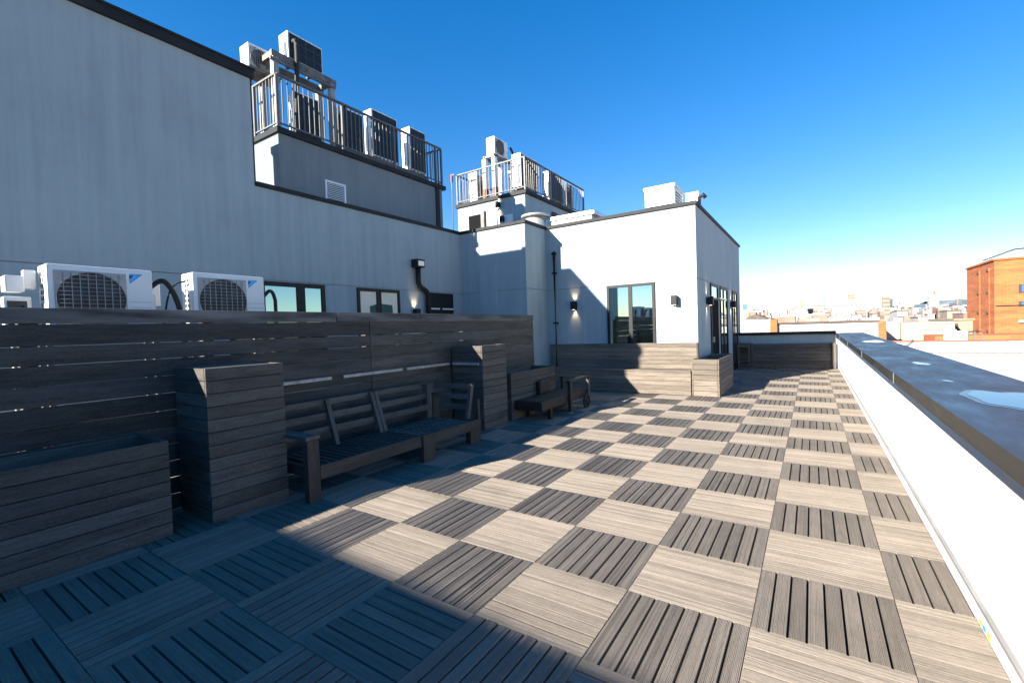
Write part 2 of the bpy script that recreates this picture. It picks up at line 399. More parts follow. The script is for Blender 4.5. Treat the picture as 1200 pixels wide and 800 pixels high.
def framed_window(face, a0, a1, z0, z1, mullions, parent, fr=0.05, deep=0.07, name='window', glass='glass', label=None):
    """face: ('x', value) faces +x, ('y', value) faces -y"""
    ax, v = face
    def bx(m, a, b, zz0, zz1, d0, d1):
        if ax == 'x': m.box(v+d0, a, zz0, v+d1, b, zz1)
        else: m.box(a, v-d0, zz0, b, v-d1, zz1)
    m = MB()
    bx(m, a0, a0+fr, z0, z1, 0.0, 0.03); bx(m, a1-fr, a1, z0, z1, 0.0, 0.03)
    bx(m, a0+fr, a1-fr, z1-fr, z1, 0.001, 0.029); bx(m, a0+fr, a1-fr, z0, z0+fr, 0.001, 0.029)
    for mu, mw in mullions: bx(m, mu-mw/2, mu+mw/2, z0+fr, z1-fr, 0.002, 0.026)
    f = m.build(name, M['black'], parent, 0.003)
    if label: f['label'] = label
    ed = [a0+fr] + sum([[mu-mw/2, mu+mw/2] for mu, mw in mullions], []) + [a1-fr]
    for k in range(0, len(ed), 2):
        g = MB(); bx(g, ed[k], ed[k+1], z0+fr, z1-fr, 0.003, 0.009)
        g.build('pane', M[glass], f)
    return f
framed_window(('x', XW), 1.05, 2.74, 1.0, 2.42, [(1.6, 0.05), (2.26, 0.16)], bld, fr=0.075)
w2 = framed_window(('x', XW), 3.46, 4.58, 1.0, 2.42, [(4.0, 0.13)], bld, fr=0.065, glass='blind', label='black framed window with a cream blind and a green curtain')  # panes coloured cream in place of what the glass reflects
cu = MB()  # green shapes of the reflection, laid on the panes
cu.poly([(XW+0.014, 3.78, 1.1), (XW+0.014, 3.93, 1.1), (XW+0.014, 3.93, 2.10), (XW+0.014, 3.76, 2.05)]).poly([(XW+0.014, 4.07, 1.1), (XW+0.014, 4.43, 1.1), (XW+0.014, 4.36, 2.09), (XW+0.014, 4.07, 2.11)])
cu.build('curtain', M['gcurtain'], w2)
lv = MB().box(XW, 5.46, 1.3, XW+0.03, 6.36, 2.42)
louv = lv.build('dark_vent_panel', M['black'], bld, 0.003)
for y0_, y1_ in ((5.50, 5.84), (5.94, 6.34)): MB().box(XW+0.03, y0_, 2.02, XW+0.04, y1_, 2.055).build('white_bar', M['ac'], louv)

# sliding door on the sunny wall
sd = framed_window(('y', YF), -3.74, -2.62, 0.05, 2.42, [(-3.18, 0.09)], bld, fr=0.06, name='sliding_door', glass='glass_dk')
MB().box(-3.255, YF-0.045, 0.9, -3.235, YF-0.02, 1.25).build('handle', M['black'], sd)
# wall that runs away to the right: entrance door, tall windows
dr = MB()
dr.box(XR, 9.20, 0.02, XR+0.03, 9.27, 2.42).box(XR, 10.13, 0.02, XR+0.03, 10.20, 2.42).box(XR, 9.27, 2.36, XR+0.029, 10.13, 2.42).box(XR, 9.27, 2.02, XR+0.029, 10.13, 2.09)
door = dr.build('door', M['black'], bld, 0.003)
MB().box(XR, 9.27, 0.02, XR+0.014, 10.13, 2.02).build('door_leaf', M['void'], door)
MB().box(XR, 9.27, 2.09, XR+0.012, 10.13, 2.36).build('pane', M['glass'], door)
MB().box(XR+0.03, 9.15, 2.03, XR+0.22, 10.22, 2.06).build('door_hood', M['galv'], door)
MB().box(XR+0.014, 9.36, 1.0, XR+0.06, 9.39, 1.14).build('handle', M['galv'], door)
framed_window(('x', XR), 10.55, 11.75, 0.4, 2.42, [(11.1, 0.08)], bld, fr=0.06, name='tall_window', glass='glass_dk')
framed_window(('x', XR), 12.75, 13.75, 0.02, 2.42, [(13.2, 0.08)], bld, fr=0.07, name='terrace_door', glass='glass_dk')

# drainpipes and vent pipe
dp = thing('drainpipe', 'thin black drainpipe down the sunlit white wall beside the corner', 'pipe', (-5.09, YF, 0.1))
MB().tube([(-5.09, YF-0.01, 3.36), (-5.09, YF-0.06, 3.36), (-5.09, YF-0.06, 0.1)], 0.034).build('pipe', M['black'], dp)
m = MB()
for z in (3.33, 2.85, 1.6): MB().box(-5.14, YF-0.10, z-0.02, -5.04, YF, z+0.02).build('bracket', M['black'], dp, 0.003)
vp = thing('vent_pipe', 'black kinked vent pipe with a square hood on the shaded wall', 'pipe', (XW, 5.2, 1.0))
MB().tube([(XW+0.09, 5.10, 2.98), (XW+0.09, 5.10, 2.62), (XW+0.09, 5.14, 2.53), (XW+0.09, 5.34, 2.44), (XW+0.09, 5.40, 2.34), (XW+0.09, 5.40, 1.0)], 0.062, 12).build('pipe', M['black'], vp)
m = MB().box(XW, 4.98, 2.96, XW+0.2, 5.22, 3.14); m.build('hood', M['black'], vp, 0.006)
MB().box(XW+0.2, 5.01, 2.99, XW+0.206, 5.19, 3.10).build('grille', M['galv'], vp)

# lamps
def wall_lamp(loc, rz, label, power, light=True):
    """local +y points out of the wall"""
    t = thing('wall_lamp', label, 'wall lamp', (0, 0, 0), 'black wall lamps on the stucco')
    MB().box(-0.055, 0, -0.07, 0.055, 0.03, 0.07).build('back_plate', M['black'], t, 0.004)
    MB().box(-0.06, 0.03, -0.10, 0.06, 0.15, 0.10).build('lamp_body', M['black'], t, 0.006)
    for za, zb_ in ((-0.1015, -0.1003), (0.1003, 0.1015)): MB().box(-0.03, 0.06, za, 0.03, 0.12, zb_).build('lens', M['lampglow'] if light else M['ac'], t)
    t.location = loc; t.rotation_euler = (0, 0, rz)
    if light:
        for sgn in (1, -1):
            ld = bpy.data.lights.new('lamp_light', 'SPOT'); ld.energy = power; ld.color = (1, 0.66, 0.38); ld.spot_size = math.radians(75); ld.spot_blend = 0.8; ld.shadow_soft_size = 0.02
            lo = bpy.data.objects.new('lamp_light', ld); C.objects.link(lo); lo.parent = t; lo.location = (0, 0.055, 0.106*sgn)
            lo.rotation_euler = (math.radians(180+22) if sgn > 0 else math.radians(-22), 0, 0)
    return t
wall_lamp((-4.57, YF, 2.01), PI, 'lit black wall lamp left of the sliding door, in the shadow', 3)
wall_lamp((-2.19, YF, 1.99), PI, 'black wall lamp right of the sliding door, in the sun', 2)
wall_lamp((XR, 8.75, 1.98), -PI/2, 'black wall lamp on the shaded side wall before the entrance door', 2.5)
wall_lamp((XR, 12.45, 2.0), -PI/2, 'black wall lamp on the shaded side wall beside the far terrace door', 4)
wall_lamp((XW, 5.02, 1.92), -PI/2, 'lit black wall lamp on the long shaded wall beside the vent pipe', 4)

# ------------------------------------------------------------------ roof bulkheads and their railings
def railing(name_label, pts, z0, z1, step=0.115):
    t = thing('roof_railing', name_label, 'railing', (pts[0][0], pts[0][1], z0), 'railings round the rooftop plant')
    rm, bmz = MB(), MB()
    for a, b in zip(pts, pts[1:]):
        rm.bar((a[0], a[1], z1-0.02), (b[0], b[1], z1-0.02), 0.055, 0.04)
        bmz.bar((a[0], a[1], z0+0.09), (b[0], b[1], z0+0.09), 0.03, 0.03)
    rm.build('top_rail', M['railing'], t, 0.003); bmz.build('bottom_rail', M['railing'], t, 0.003)
    post_me = bal_me = None; base = Vector(t['_base'])
    def put(me, name, x, y):
        o = bpy.data.objects.new(name, me); C.objects.link(o); o.parent = t; o.location = Vector((x, y, z0))-base
    for k, (a, b) in enumerate(zip(pts, pts[1:])):
        a, b = Vector(a), Vector(b); ln = (b-a).length; n = int(ln/step)
        for i in range(0, n):
            pnt = a+(b-a)*(i/n)
            if i % 13 == 0:
                if post_me is None:
                    o = MB().box(-0.024, -0.024, 0, 0.024, 0.024, z1-z0-0.04).build('post', M['railing'], None); post_me = o.data; o.parent = t; o.location = Vector((pnt.x, pnt.y, z0))-base
                else: put(post_me, 'post', pnt.x, pnt.y)
            else:
                if bal_me is None:
                    o = MB().box(-0.009, -0.009, 0.105, 0.009, 0.009, z1-z0-0.04).build('baluster', M['railing'], None); bal_me = o.data; o.parent = t; o.location = Vector((pnt.x, pnt.y, z0))-base
                else: put(bal_me, 'baluster', pnt.x, pnt.y)
    put(post_me, 'post', pts[-1][0], pts[-1][1])
    return t

PX, PY0, PY1, PZ = -8.5, 2.68, 7.45, 5.53
b1 = thing('roof_bulkhead', 'white stucco bulkhead behind the stepped wall, nearest of the two with railings', 'bulkhead', (PX, PY0, ZT-0.22), 'rooftop bulkheads')
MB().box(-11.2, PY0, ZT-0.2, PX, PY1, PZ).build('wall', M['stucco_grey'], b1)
MB().box(-11.25, PY0-0.05, PZ, PX+0.06, PY1+0.12, PZ+0.11).build('coping', M['coping'], b1, 0.004)
MB().box(PX, PY1-0.28, ZT-0.2, PX+0.03, PY1-0.13, PZ).build('downspout', M['coping'], b1)
vf = MB()
vf.box(PX, 3.67, 4.38, PX+0.03, 3.71, 4.86).box(PX, 4.15, 4.38, PX+0.03, 4.19, 4.86).box(PX, 3.71, 4.82, PX+0.029, 4.15, 4.86).box(PX, 3.71, 4.38, PX+0.029, 4.15, 4.42)
vent = vf.build('louver_vent', M['ac'], b1)
vs = MB()
for k in range(10):
    z = 4.43+k*0.039; vs.hexa([(PX+0.002, 3.71, z+0.024), (PX+0.026, 3.71, z), (PX+0.026, 4.15, z), (PX+0.002, 4.15, z+0.024), (PX+0.002, 3.71, z+0.03), (PX+0.026, 3.71, z+0.006), (PX+0.026, 4.15, z+0.006), (PX+0.002, 4.15, z+0.03)])
vs.build('slats', M['ac'], vent)
MB().box(PX+0.0005, 3.71, 4.42, PX+0.0015, 4.15, 4.82).build('vent_backing', M['fan'], vent)
R1 = PZ+0.11
railing('grey steel railing on the nearer roof bulkhead above the louver vent', [(-10.9, PY0, 0), (PX+0.01, PY0, 0), (PX+0.01, PY1, 0), (-9.4, PY1, 0)], R1, R1+1.06)

QX0, QX1, QY0, QY1, QZ = -10.05, -7.28, 10.0, 14.45, 5.78
b2 = thing('roof_bulkhead', 'farther white stucco bulkhead with a dark doorway, left of the sunlit front wall', 'bulkhead', (QX1, QY0, ZT-0.22), 'rooftop bulkheads')
MB().box(QX0, QY0, ZT-0.2, QX1, QY1, QZ).build('wall', M['stucco'], b2)
MB().box(QX0-0.06, QY0-0.06, QZ, QX1+0.08, QY1+0.08, QZ+0.12).build('coping', M['coping'], b2, 0.004)
d2 = MB().box(-9.56, QY0-0.03, ZT-0.1, -9.03, QY0, 5.42).build('doorway', M['void'], b2)
MB().box(-8.67, QY0-0.05, ZT, -7.75, QY0, 5.21).build('white_cabinet', M['ac'], b2, 0.006)
MB().box(-9.0, QY0-0.09, 4.4, -8.86, QY0, 5.5).build('electric_box', M['steel'], b2, 0.006)
MB().box(QX1, 11.75, 4.9, QX1+0.03, 12.15, 5.55).build('window', M['black'], b2)
R2 = QZ+0.12
railing('pale railing on the farther roof bulkhead beyond the annex corner', [(QX0, QY1, 0), (QX0, QY0, 0), (QX1+0.02, QY0, 0), (QX1+0.02, QY1, 0)], R2, R2+1.05, 0.125)
wall_lamp((-8.28, QY0, 5.58), PI, 'lit black wall lamp high on the farther roof bulkhead', 5)
wall_lamp((-8.10, QY0-0.05, 5.08), PI, 'small lamp on the white cabinet of the farther roof bulkhead', 2, False)
# thin conduit up the left corner of the far bulkhead
cdt = thing('conduit', 'thin red-topped conduit beside the farther bulkhead railing', 'pipe', (-10.2, 9.9, ZT))
MB().tube([(-10.2, 9.9, ZT), (-10.2, 9.9, 6.93), (-10.05, 9.9, 6.97)], 0.018).build('pipe', M['rail'], cdt)
MB().box(-10.23, 9.87, 6.7, -10.17, 9.93, 6.98).build('red_cap', M['terra'], cdt)

# ------------------------------------------------------------------ air conditioners
def ac_unit(W, H, D, label, group, fan=True, badge=True):
    """front faces local -y, origin at base centre"""
    t = thing('air_conditioner', label, 'air conditioner', (0, 0, 0), group)
    h = 0.04
    cs = MB().box(-W/2, -D/2, h, W/2, D/2, h+H).build('casing', M['ac'], t, 0.012)
    fw = W*0.66; fx0 = -W/2+W*0.06; fx1 = fx0+fw; fc = (fx0+fx1)/2; fz = h+H*0.49; fr = min(fw*0.485, H*0.45); y = -D/2
    # grille panel with a round opening
    n = 40; pan = MB(); z0, z1 = h+H*0.05, h+H*0.91
    ring = [(fc+fr*math.cos(2*PI*k/n), fz+fr*math.sin(2*PI*k/n)) for k in range(n)]
    def outer(a):
        c, s = math.cos(a), math.sin(a); k = 1e9
        if abs(c) > 1e-6: k = min(k, ((fx1 if c > 0 else fx0)-fc)/c)
        if abs(s) > 1e-6: k = min(k, ((z1 if s > 0 else z0)-fz)/s)
        return fc+c*k, fz+s*k
    ou = [outer(2*PI*k/n) for k in range(n)]
    vi = [pan.bm.verts.new((x, y-0.018, z)) for x, z in ring]; vo = [pan.bm.verts.new((x, y-0.010, z)) for x, z in ou]; vb = [pan.bm.verts.new((x, y-0.001, z)) for x, z in ou]; vd = [pan.bm.verts.new((x, y-0.001, z)) for x, z in ring]
    for k in range(n):
        l = (k+1) % n
        pan._f([vi[k], vi[l], vo[l], vo[k]]); pan._f([vo[k], vo[l], vb[l], vb[k]]); pan._f([vi[k], vd[k], vd[l], vi[l]])
    pan.build('fan_panel', M['ac_grey'], t)
    MB().cyl((fc, y-0.0005, fz), (fc, y-0.003, fz), fr*0.995, 40).build('fan_recess', M['fan'], t)
    fb = MB()
    for k in range(3):
        a = 2*PI*k/3+0.4
        P = [(0.12, -0.25), (0.12, 0.25), (0.6, 0.62), (0.93, 0.42), (0.9, -0.05), (0.5, -0.25)]
        pts = []
        for rr, aa in P: pts.append((fc+fr*rr*math.cos(a+aa), y-0.006-0.004*aa, fz+fr*rr*math.sin(a+aa)))
        fb.poly(pts)
    fb.cyl((fc, y-0.004, fz), (fc, y-0.012, fz), fr*0.2, 20)
    fb.build('fan_blades', M['grey'], t)
    g = MB()
    for k in range(1, 9):
        x = fx0+fw*k/9; g.cyl((x, y-0.020, z0+0.02), (x, y-0.020, z1-0.02), 0.0035, 6)
    for k in range(1, 14):
        z = z0+(z1-z0)*k/14; g.cyl((fx0+0.02, y-0.0195, z), (fx1-0.02, y-0.0195, z), 0.0018, 5)
    g.build('fan_grille', M['ac_grey'], t)
    if badge:
        bx = fx1+W*0.035; bz = z1-0.005; s = W*0.145
        MB().quad((bx, y-0.0015, bz), (bx+s*0.45, y-0.0015, bz), (bx, y-0.0015, bz-s*0.42), (bx, y-0.0015, bz-s*0.2)).build('badge_shade', M['navy'], t)  # dark corner of the printed badge
        MB().poly([(bx+s*0.02, y-0.0016, bz+0.012), (bx+s, y-0.0016, bz+0.012), (bx, y-0.0016, bz-s*0.80), (bx, y-0.0016, bz-s*0.44), (bx+s*0.48, y-0.0016, bz-0.006), (bx+s*0.02, y-0.0016, bz-0.006)]).build('badge', M['blue'], t)
    cr = MB()
    for k in range(5): cr.box(fx1+0.02, y-0.001, h+H*(0.1+0.09*k), W/2-0.015, y-0.0035, h+H*(0.1+0.09*k)+0.004)
    cr.build('cover_ribs', M['ac_grey'], t)
    # left side slots
    sv = MB(); x = -W/2
    for r_ in range(9):
        for c_ in range(2):
            zz = h+H*(0.10+0.092*r_); yy = -D*0.12+c_*D*0.2
            sv.box(x-0.0015, yy, zz, x+0.001, yy+D*0.13, zz+H*0.06)
    sv.build('side_vent', M['fan'], t)
    # coil at the back
    MB().box(-W/2+0.03, D/2+0.0005, h+0.04, W/2-0.03, D/2+0.004, h+H-0.04).build('coil', M['coil'], t)
    bk = MB()
    for k in range(5):
        x = -W/2+0.03+(W-0.06)*k/4; bk.box(x-0.006, D/2+0.004, h+0.04, x+0.006, D/2+0.010, h+H-0.04)
    for z in (h+0.04, h+H*0.34, h+H*0.66, h+H-0.05): bk.box(-W/2+0.03, D/2+0.0045, z, W/2-0.03, D/2+0.0095, z+0.012)
    bk.build('coil_guard', M['ac_grey'] if badge else M['grey'], t)
    # valve cover on the right
    MB().box(W/2, -D*0.1, h+H*0.12, W/2+0.06, D*0.32, h+H*0.62).build('valve_cover', M['ac'], t, 0.01)
    for s_ in (-1, 1): MB().box(s_*W*0.3-0.03, -D/2-0.02, 0, s_*W*0.3+0.03, D/2+0.02, h).build('foot', M['steel'], t)
    return t
GD = 'air conditioners standing behind the wooden fence'
a1 = ac_unit(0.765, 0.60, 0.285, 'white air conditioner with a blue badge behind the fence, left of two', GD)
AX = -5.3-0.1425
a1.location = (AX, -0.955, 1.555); a1.rotation_euler = (0, 0, PI/2)
a2 = dup(a1, (AX, 0.17, 1.575), PI/2, 'white air conditioner with blue badge behind the fence, beside the window')
def stand(y0, y1, z, label):
    t = thing('equipment_stand', label, 'stand', (AX, (y0+y1)/2, 0), 'steel stands under the air conditioners')
    for x in (AX-0.13, AX+0.13):
        MB().bar((x, y0, z-0.025), (x, y1, z-0.025), 0.045, 0.05).build('cross_beam', M['steel'], t)
        for y in (y0+0.06, y1-0.06): MB().box(x-0.02, y-0.02, -0.01, x+0.02, y+0.02, z-0.05).build('leg', M['steel'], t)
stand(-1.4, -0.5, 1.555, 'steel stand holding the left air conditioner behind the fence')
stand(-0.28, 0.62, 1.575, 'steel stand holding the right air conditioner behind the fence')
# refrigerant pipes
def pipe_run(label, pts, r, mat='rubber'):
    return tag(MB().tube(pts, r, 8, True).single('refrigerant_pipe', M[mat], pts[-1]), label, 'pipe', 'insulated pipes by the air conditioners')
pipe_run('black insulated pipe sagging between the two air conditioners', [(AX+0.05, -0.56, 2.04), (AX+0.12, -0.48, 2.10), (AX+0.13, -0.40, 2.0), (AX+0.1, -0.33, 1.80), (AX+0.05, -0.28, 1.5), (AX, -0.3, 0.0)], 0.026)
pipe_run('black looped hose right of the second air conditioner', [(AX+0.05, 0.56, 1.95), (AX+0.06, 0.66, 2.06), (AX+0.06, 0.72, 1.98), (AX+0.06, 0.73, 1.7), (AX+0.06, 0.73, 0.0)], 0.022)
pipe_run('thin black cable into the second air conditioner', [(AX+0.02, -0.46, 1.6), (AX+0.02, -0.40, 1.95), (AX+0.02, -0.33, 2.08), (AX+0.02, -0.24, 2.12)], 0.010)
# electrical box left of the first unit
jb = thing('junction_box', 'white disconnect box with cables, left of the air conditioner pair', 'electrical box', (-5.55, -1.55, 0))
MB().box(-5.62, -1.57, 1.6, -5.50, -1.40, 1.91).build('box', M['ac'], jb, 0.01)
MB().box(-5.64, -1.56, 1.95, -5.48, -1.44, 2.09).build('switch_cover', M['ac'], jb, 0.01)
MB().box(-5.60, -1.44, 1.98, -5.52, -1.36, 2.15).build('upper_cover', M['ac'], jb, 0.01)
MB().box(-5.499, -1.55, 1.64, -5.494, -1.43, 1.87).build('opening', M['fan'], jb)
MB().tube([(-5.49, -1.47, 1.6), (-5.475, -1.5, 1.72), (-5.48, -1.46, 1.82), (-5.48, -1.40, 1.76), (-5.5, -1.38, 1.65)], 0.014).build('cable', M['black'], jb)
MB().tube([(-5.52, -1.52, 0), (-5.52, -1.52, 1.6)], 0.02).build('conduit', M['rail'], jb)
jb2 = thing('junction_box', 'white valve box between the two air conditioners', 'electrical box', (-5.7, -0.45, 0))
MB().box(-5.72, -0.50, 1.86, -5.62, -0.40, 2.12).build('box', M['ac'], jb2, 0.01)
MB().box(-5.69, -0.47, 0, -5.65, -0.43, 1.86).build('post', M['rail'], jb2)

# roof units: white ones whose dark coil side faces the deck
GR = 'air conditioners on the nearer roof bulkhead'
def roof_ac(label, group, x_face, y0, y1, z, H, D=0.34, coil=True):
    W = y1-y0
    t = ac_unit(W, H, D, label, group, badge=False)
    if coil: t.location = (x_face-D/2, (y0+y1)/2, z); t.rotation_euler = (0, 0, -PI/2)
    else: t.location = (x_face-D/2, (y0+y1)/2, z); t.rotation_euler = (0, 0, PI/2)
    return t
roof_ac('tall white unit with dark coil, second from the right end of the near railing', GR, -9.0, 5.46, 6.30, R1+0.35, 1.2)
roof_ac('tall white unit with dark coil at the right end of the near railing', GR, -9.0, 6.76, 7.58-0.2, R1+0.35, 1.2)
roof_ac('dark-backed unit behind the middle of the near railing', GR, -9.0, 4.52, 5.17, R1+0.25, 1.0)
roof_ac('white framed unit under the raised platform of the near bulkhead', GR, -9.2, 3.55, 4.15, R1+0.25, 1.0, coil=True)
roof_ac('raised white unit with a dark coil on top of the steel platform', GR, -9.2, 3.4, 4.24, 7.52, 0.62)
roof_ac('raised white unit with a round fan facing the deck, left of the steel platform', GR, -9.55, 2.72, 3.35, 7.12, 0.56, coil=False)
st = thing('equipment_platform', 'rusty raised steel platform on posts above the near bulkhead', 'platform', (-9.3, 3.4, R1), 'raised steel platforms on the roof')
MB().bar((-9.1, 2.95, 7.44), (-9.1, 4.5, 7.44), 0.06, 0.14).bar((-9.6, 2.95, 7.44), (-9.6, 4.5, 7.44), 0.06, 0.14).bar((-9.1, 3.0, 7.445), (-9.6, 3.0, 7.445), 0.08, 0.12).bar((-9.1, 4.4, 7.445), (-9.6, 4.4, 7.445), 0.08, 0.12).build('beam', M['steel'], st)
MB().bar((-9.05, 2.9, 7.30), (-9.05, 4.45, 7.30), 0.05, 0.06).build('lower_beam', M['steel'], st)
for x, y in ((-9.1, 3.02), (-9.6, 3.02), (-9.1, 4.38), (-9.6, 4.38)): MB().box(x-0.06, y-0.06, R1, x+0.06, y+0.06, 7.37).build('post', M['rail'], st, 0.004)
MB().box(-9.75, 2.6, 7.05, -9.3, 3.3, 7.11).build('side_shelf', M['steel'], st)
MB().box(-9.62, 2.64, R1, -9.5, 2.76, 7.05).build('post', M['rail'], st, 0.004)
mm = MB()
for y in (3.62, 3.75): mm.cyl((-9.065, y, 7.42), (-9.05, y, 7.42), 0.025, 10)
mm.build('bolt', M['steel'], st)
pipe_run('thick black pipe bundle hanging from the raised unit', [(-9.15, 3.5, 7.95), (-9.05, 3.5, 7.9), (-9.02, 3.49, 7.5), (-9.04, 3.47, 7.0), (-9.1, 3.45, R1)], 0.05)
pipe_run('coiled black pipe beside the middle of the near railing', [(-8.95, 4.45, 6.5), (-8.85, 4.5, 6.75), (-8.9, 4.58, 6.9), (-9.0, 4.5, 6.6), (-9.0, 4.45, R1)], 0.035)

sb_ = thing('support_frame', 'long dark steel support frame under the units behind the near railing', 'frame', (-9.1, 6, R1))
for x in (-9.02, -9.32): MB().bar((x, 4.4, R1+0.29), (x, 7.42, R1+0.29), 0.06, 0.09).build('beam', M['steel'], sb_)
for y in (4.5, 5.4, 6.4, 7.3):
    for x in (-9.02, -9.32): MB().box(x-0.03, y-0.03, R1, x+0.03, y+0.03, R1+0.245).build('leg', M['steel'], sb_)

GQ = 'air conditioners on the farther roof bulkhead'
roof_ac('white unit with a dark top grid at the near corner of the far railing', GQ, -7.55, 10.25, 11.35, R2+0.2, 1.08)
roof_ac('second white unit along the far railing', GQ, -7.55, 12.25, 13.2, R2+0.2, 1.05)
roof_ac('last white unit along the far railing', GQ, -7.55, 13.4, 14.2, R2+0.1, 0.95, coil=False)
roof_ac('raised white unit with a round fan above the far railing', GQ, -8.6, 10.3, 11.1, 7.42, 0.58, coil=False)
roof_ac('white unit at the left end of the far railing', GQ, -9.45, 10.35, 11.1, R2+0.1, 1.0, coil=False)
st2 = thing('equipment_platform', 'white raised platform on posts above the far bulkhead', 'platform', (-8.8, 10.7, R2), 'raised steel platforms on the roof')
MB().bar((-8.6, 10.2, 7.36), (-8.6, 11.3, 7.36), 0.06, 0.1).bar((-9.0, 10.2, 7.36), (-9.0, 11.3, 7.36), 0.06, 0.1).bar((-8.6, 10.25, 7.37), (-9.0, 10.25, 7.37), 0.06, 0.08).build('beam', M['steel'], st2)
for x, y in ((-8.6, 10.26), (-9.0, 10.26), (-8.6, 11.2), (-9.0, 11.2)):
    pp = MB().box(x-0.07, y-0.07, R2, x+0.07, y+0.07, 7.31).build('post', M['ac'], st2, 0.004)
    MB().box(x-0.075, y-0.075, R2+0.05, x+0.075, y+0.075, R2+0.4).build('rusty_base', M['copper'], pp)
pipe_run('black pipe behind the raised unit on the far bulkhead', [(-8.55, 11.2, 7.9), (-8.45, 11.25, 7.6), (-8.4, 11.2, 7.2), (-8.4, 11.2, R2)], 0.04)

# things on the front roof
rb = thing('roof_exhaust_box', 'white box-shaped roof unit near the right end of the sunlit front parapet', 'roof unit', (-2.7, 8.9, ZT-0.22))
MB().box(-3.05, 8.6, ZT+0.32, -2.36, 9.5, 4.74).build('casing', M['ac'], rb, 0.01)
MB().box(-2.97, 8.68, ZT-0.22, -2.44, 9.42, ZT+0.32).build('curb', M['fan'], rb)
MB().box(-3.075, 8.575, 4.68, -2.335, 9.525, 4.76).build('lid', M['ac'], rb, 0.008)
m = MB()
for k in range(4): m.box(-2.359, 8.75, 4.36+k*0.07, -2.355, 9.35, 4.39+k*0.07)
m.build('side_louvers', M['grey'], rb)
MB().box(-2.90, 8.596, 4.34, -2.89, 8.6, 4.67).build('panel_seam', M['grey'], rb)
rb2 = thing('roof_vent', 'small vent with a dark pipe beside the white roof box', 'roof vent', (-2.2, 9.9, ZT-0.22))
MB().box(-2.40, 9.9, ZT-0.22, -2.08, 10.4, 4.82).build('casing', M['ac'], rb2, 0.01)
MB().tube([(-2.05, 9.8, 4.3), (-2.05, 9.8, 4.62), (-1.95, 9.8, 4.68), (-1.9, 9.8, 4.6)], 0.05).build('pipe', M['black'], rb2)
hc = thing('roof_hatch', 'low pale roof hatch behind the left end of the sunlit parapet', 'roof hatch', (-4.8, 8.8, ZT-0.22))
MB().box(-5.45, 8.3, ZT-0.22, -4.3, 9.4, 4.30).build('curb', M['ac_grey'], hc)
MB().box(-5.5, 8.26, 4.30, -4.22, 9.45, 4.40).build('lid', M['galv'], hc, 0.01)
rv = thing('round_roof_cap', 'round galvanised exhaust cap above the annex corner', 'roof vent', (-5.88, 8.2, ZT-0.22))
MB().cyl((-5.88, 8.2, ZT-0.22), (-5.88, 8.2, 4.44), 0.30, 32).build('drum', M['galv'], rv)
MB().cyl((-5.88, 8.2, 4.44), (-5.88, 8.2, 4.50), 0.38, 32).build('cap_rim', M['galv'], rv)

# bulkhead behind the viewpoint that throws the foreground shadow
bb = MB(); YB, ZB = -8.95, 4.0
bb.prism([(-6.95, YB+0.06), (4, YB-0.40), (4, -12.5), (-6.95, -12.5)], -0.2, ZB)
tag(bb.single('stair_bulkhead', M['stucco'], (-4, -10, -0.2)), 'white stucco stair bulkhead at the near end of the roof, behind the viewpoint', 'bulkhead')

# ------------------------------------------------------------------ right and far parapets
def zc(y): return 0.972+0.0050*(y+0.2)
PXI = 0.86
par = thing('parapet_wall', 'long low white parapet on the right under a broad dark metal coping', 'wall', (PXI, 6, 0))
m = MB(); ya, yb = -7.0, 14.35
m.hexa([(0.925, ya, -0.3), (1.46, ya, -0.3), (1.46, yb, -0.3), (0.925, yb, -0.3), (0.925, ya, zc(ya)-0.02), (1.46, ya, zc(ya)-0.02), (1.46, yb, zc(yb)-0.02), (0.925, yb, zc(yb)-0.02)])
m.build('wall', M['paint'], par)
ys = [-7.0, -3.4, -0.33, 2.72, 5.75, 8.8, 11.85, 14.35]
for k, (a, b) in enumerate(zip(ys, ys[1:])):
    a += 0.004
    c = MB(); t_ = 0.016
    # cross-section: top plate, inner face with kick-out drip, outer face
    prof = [(1.525, -0.10), (1.525, 0.0), (PXI, 0.0), (PXI, -0.088), (PXI-0.022, -0.104), (PXI-0.018, -0.109), (PXI+0.014, -0.094), (PXI+0.014, -0.014), (1.51, -0.014), (1.51, -0.10)]
    A = [c.bm.verts.new((x, a, zc(a)+z)) for x, z in prof]; B = [c.bm.verts.new((x, b, zc(b)+z)) for x, z in prof]; n = len(prof)
    for i in range(n): c._f([A[i], A[(i+1) % n], B[(i+1) % n], B[i]])
    c._f(A[::-1]); c._f(B)
    c.build('coping', M['bronze'], par, 0.002)
m = MB()
for y in ys[1:-1]: m.box(PXI-0.003, y-0.003, zc(y)-0.095, PXI-0.0005, y+0.006, zc(y)-0.002)
m.build('joint_seal', M['rail'], par)
m = MB()
m.hexa([(0.918, ya, -0.04), (0.925, ya, -0.04), (0.925, 13.93, -0.04), (0.918, 13.93, -0.04), (0.918, ya, 0.088), (0.925, ya, 0.088), (0.925, 13.93, 0.105), (0.918, 13.93, 0.105)])
m.build('base_flashing', M['flash'], par)
m = MB(); m.hexa([(0.908, ya, 0.088), (0.925, ya, 0.094), (0.925, 13.93, 0.112), (0.908, 13.93, 0.106), (0.908, ya, 0.106), (0.925, ya, 0.110), (0.925, 13.93, 0.126), (0.908, 13.93, 0.122)])
m.build('termination_bar', M['rail'], par)
fp = thing('end_parapet', 'white parapet closing the far end of the deck, clad in grey boards', 'wall', (-0.4, 13.95, 0))
MB().box(XR, 13.95, -0.3, 0.925, 14.3, 1.03).build('wall', M['stucco'], fp)
MB().box(XR, 13.88, 1.03, 0.86, 14.36, 1.115).build('coping', M['coping'], fp, 0.004)
m = MB()
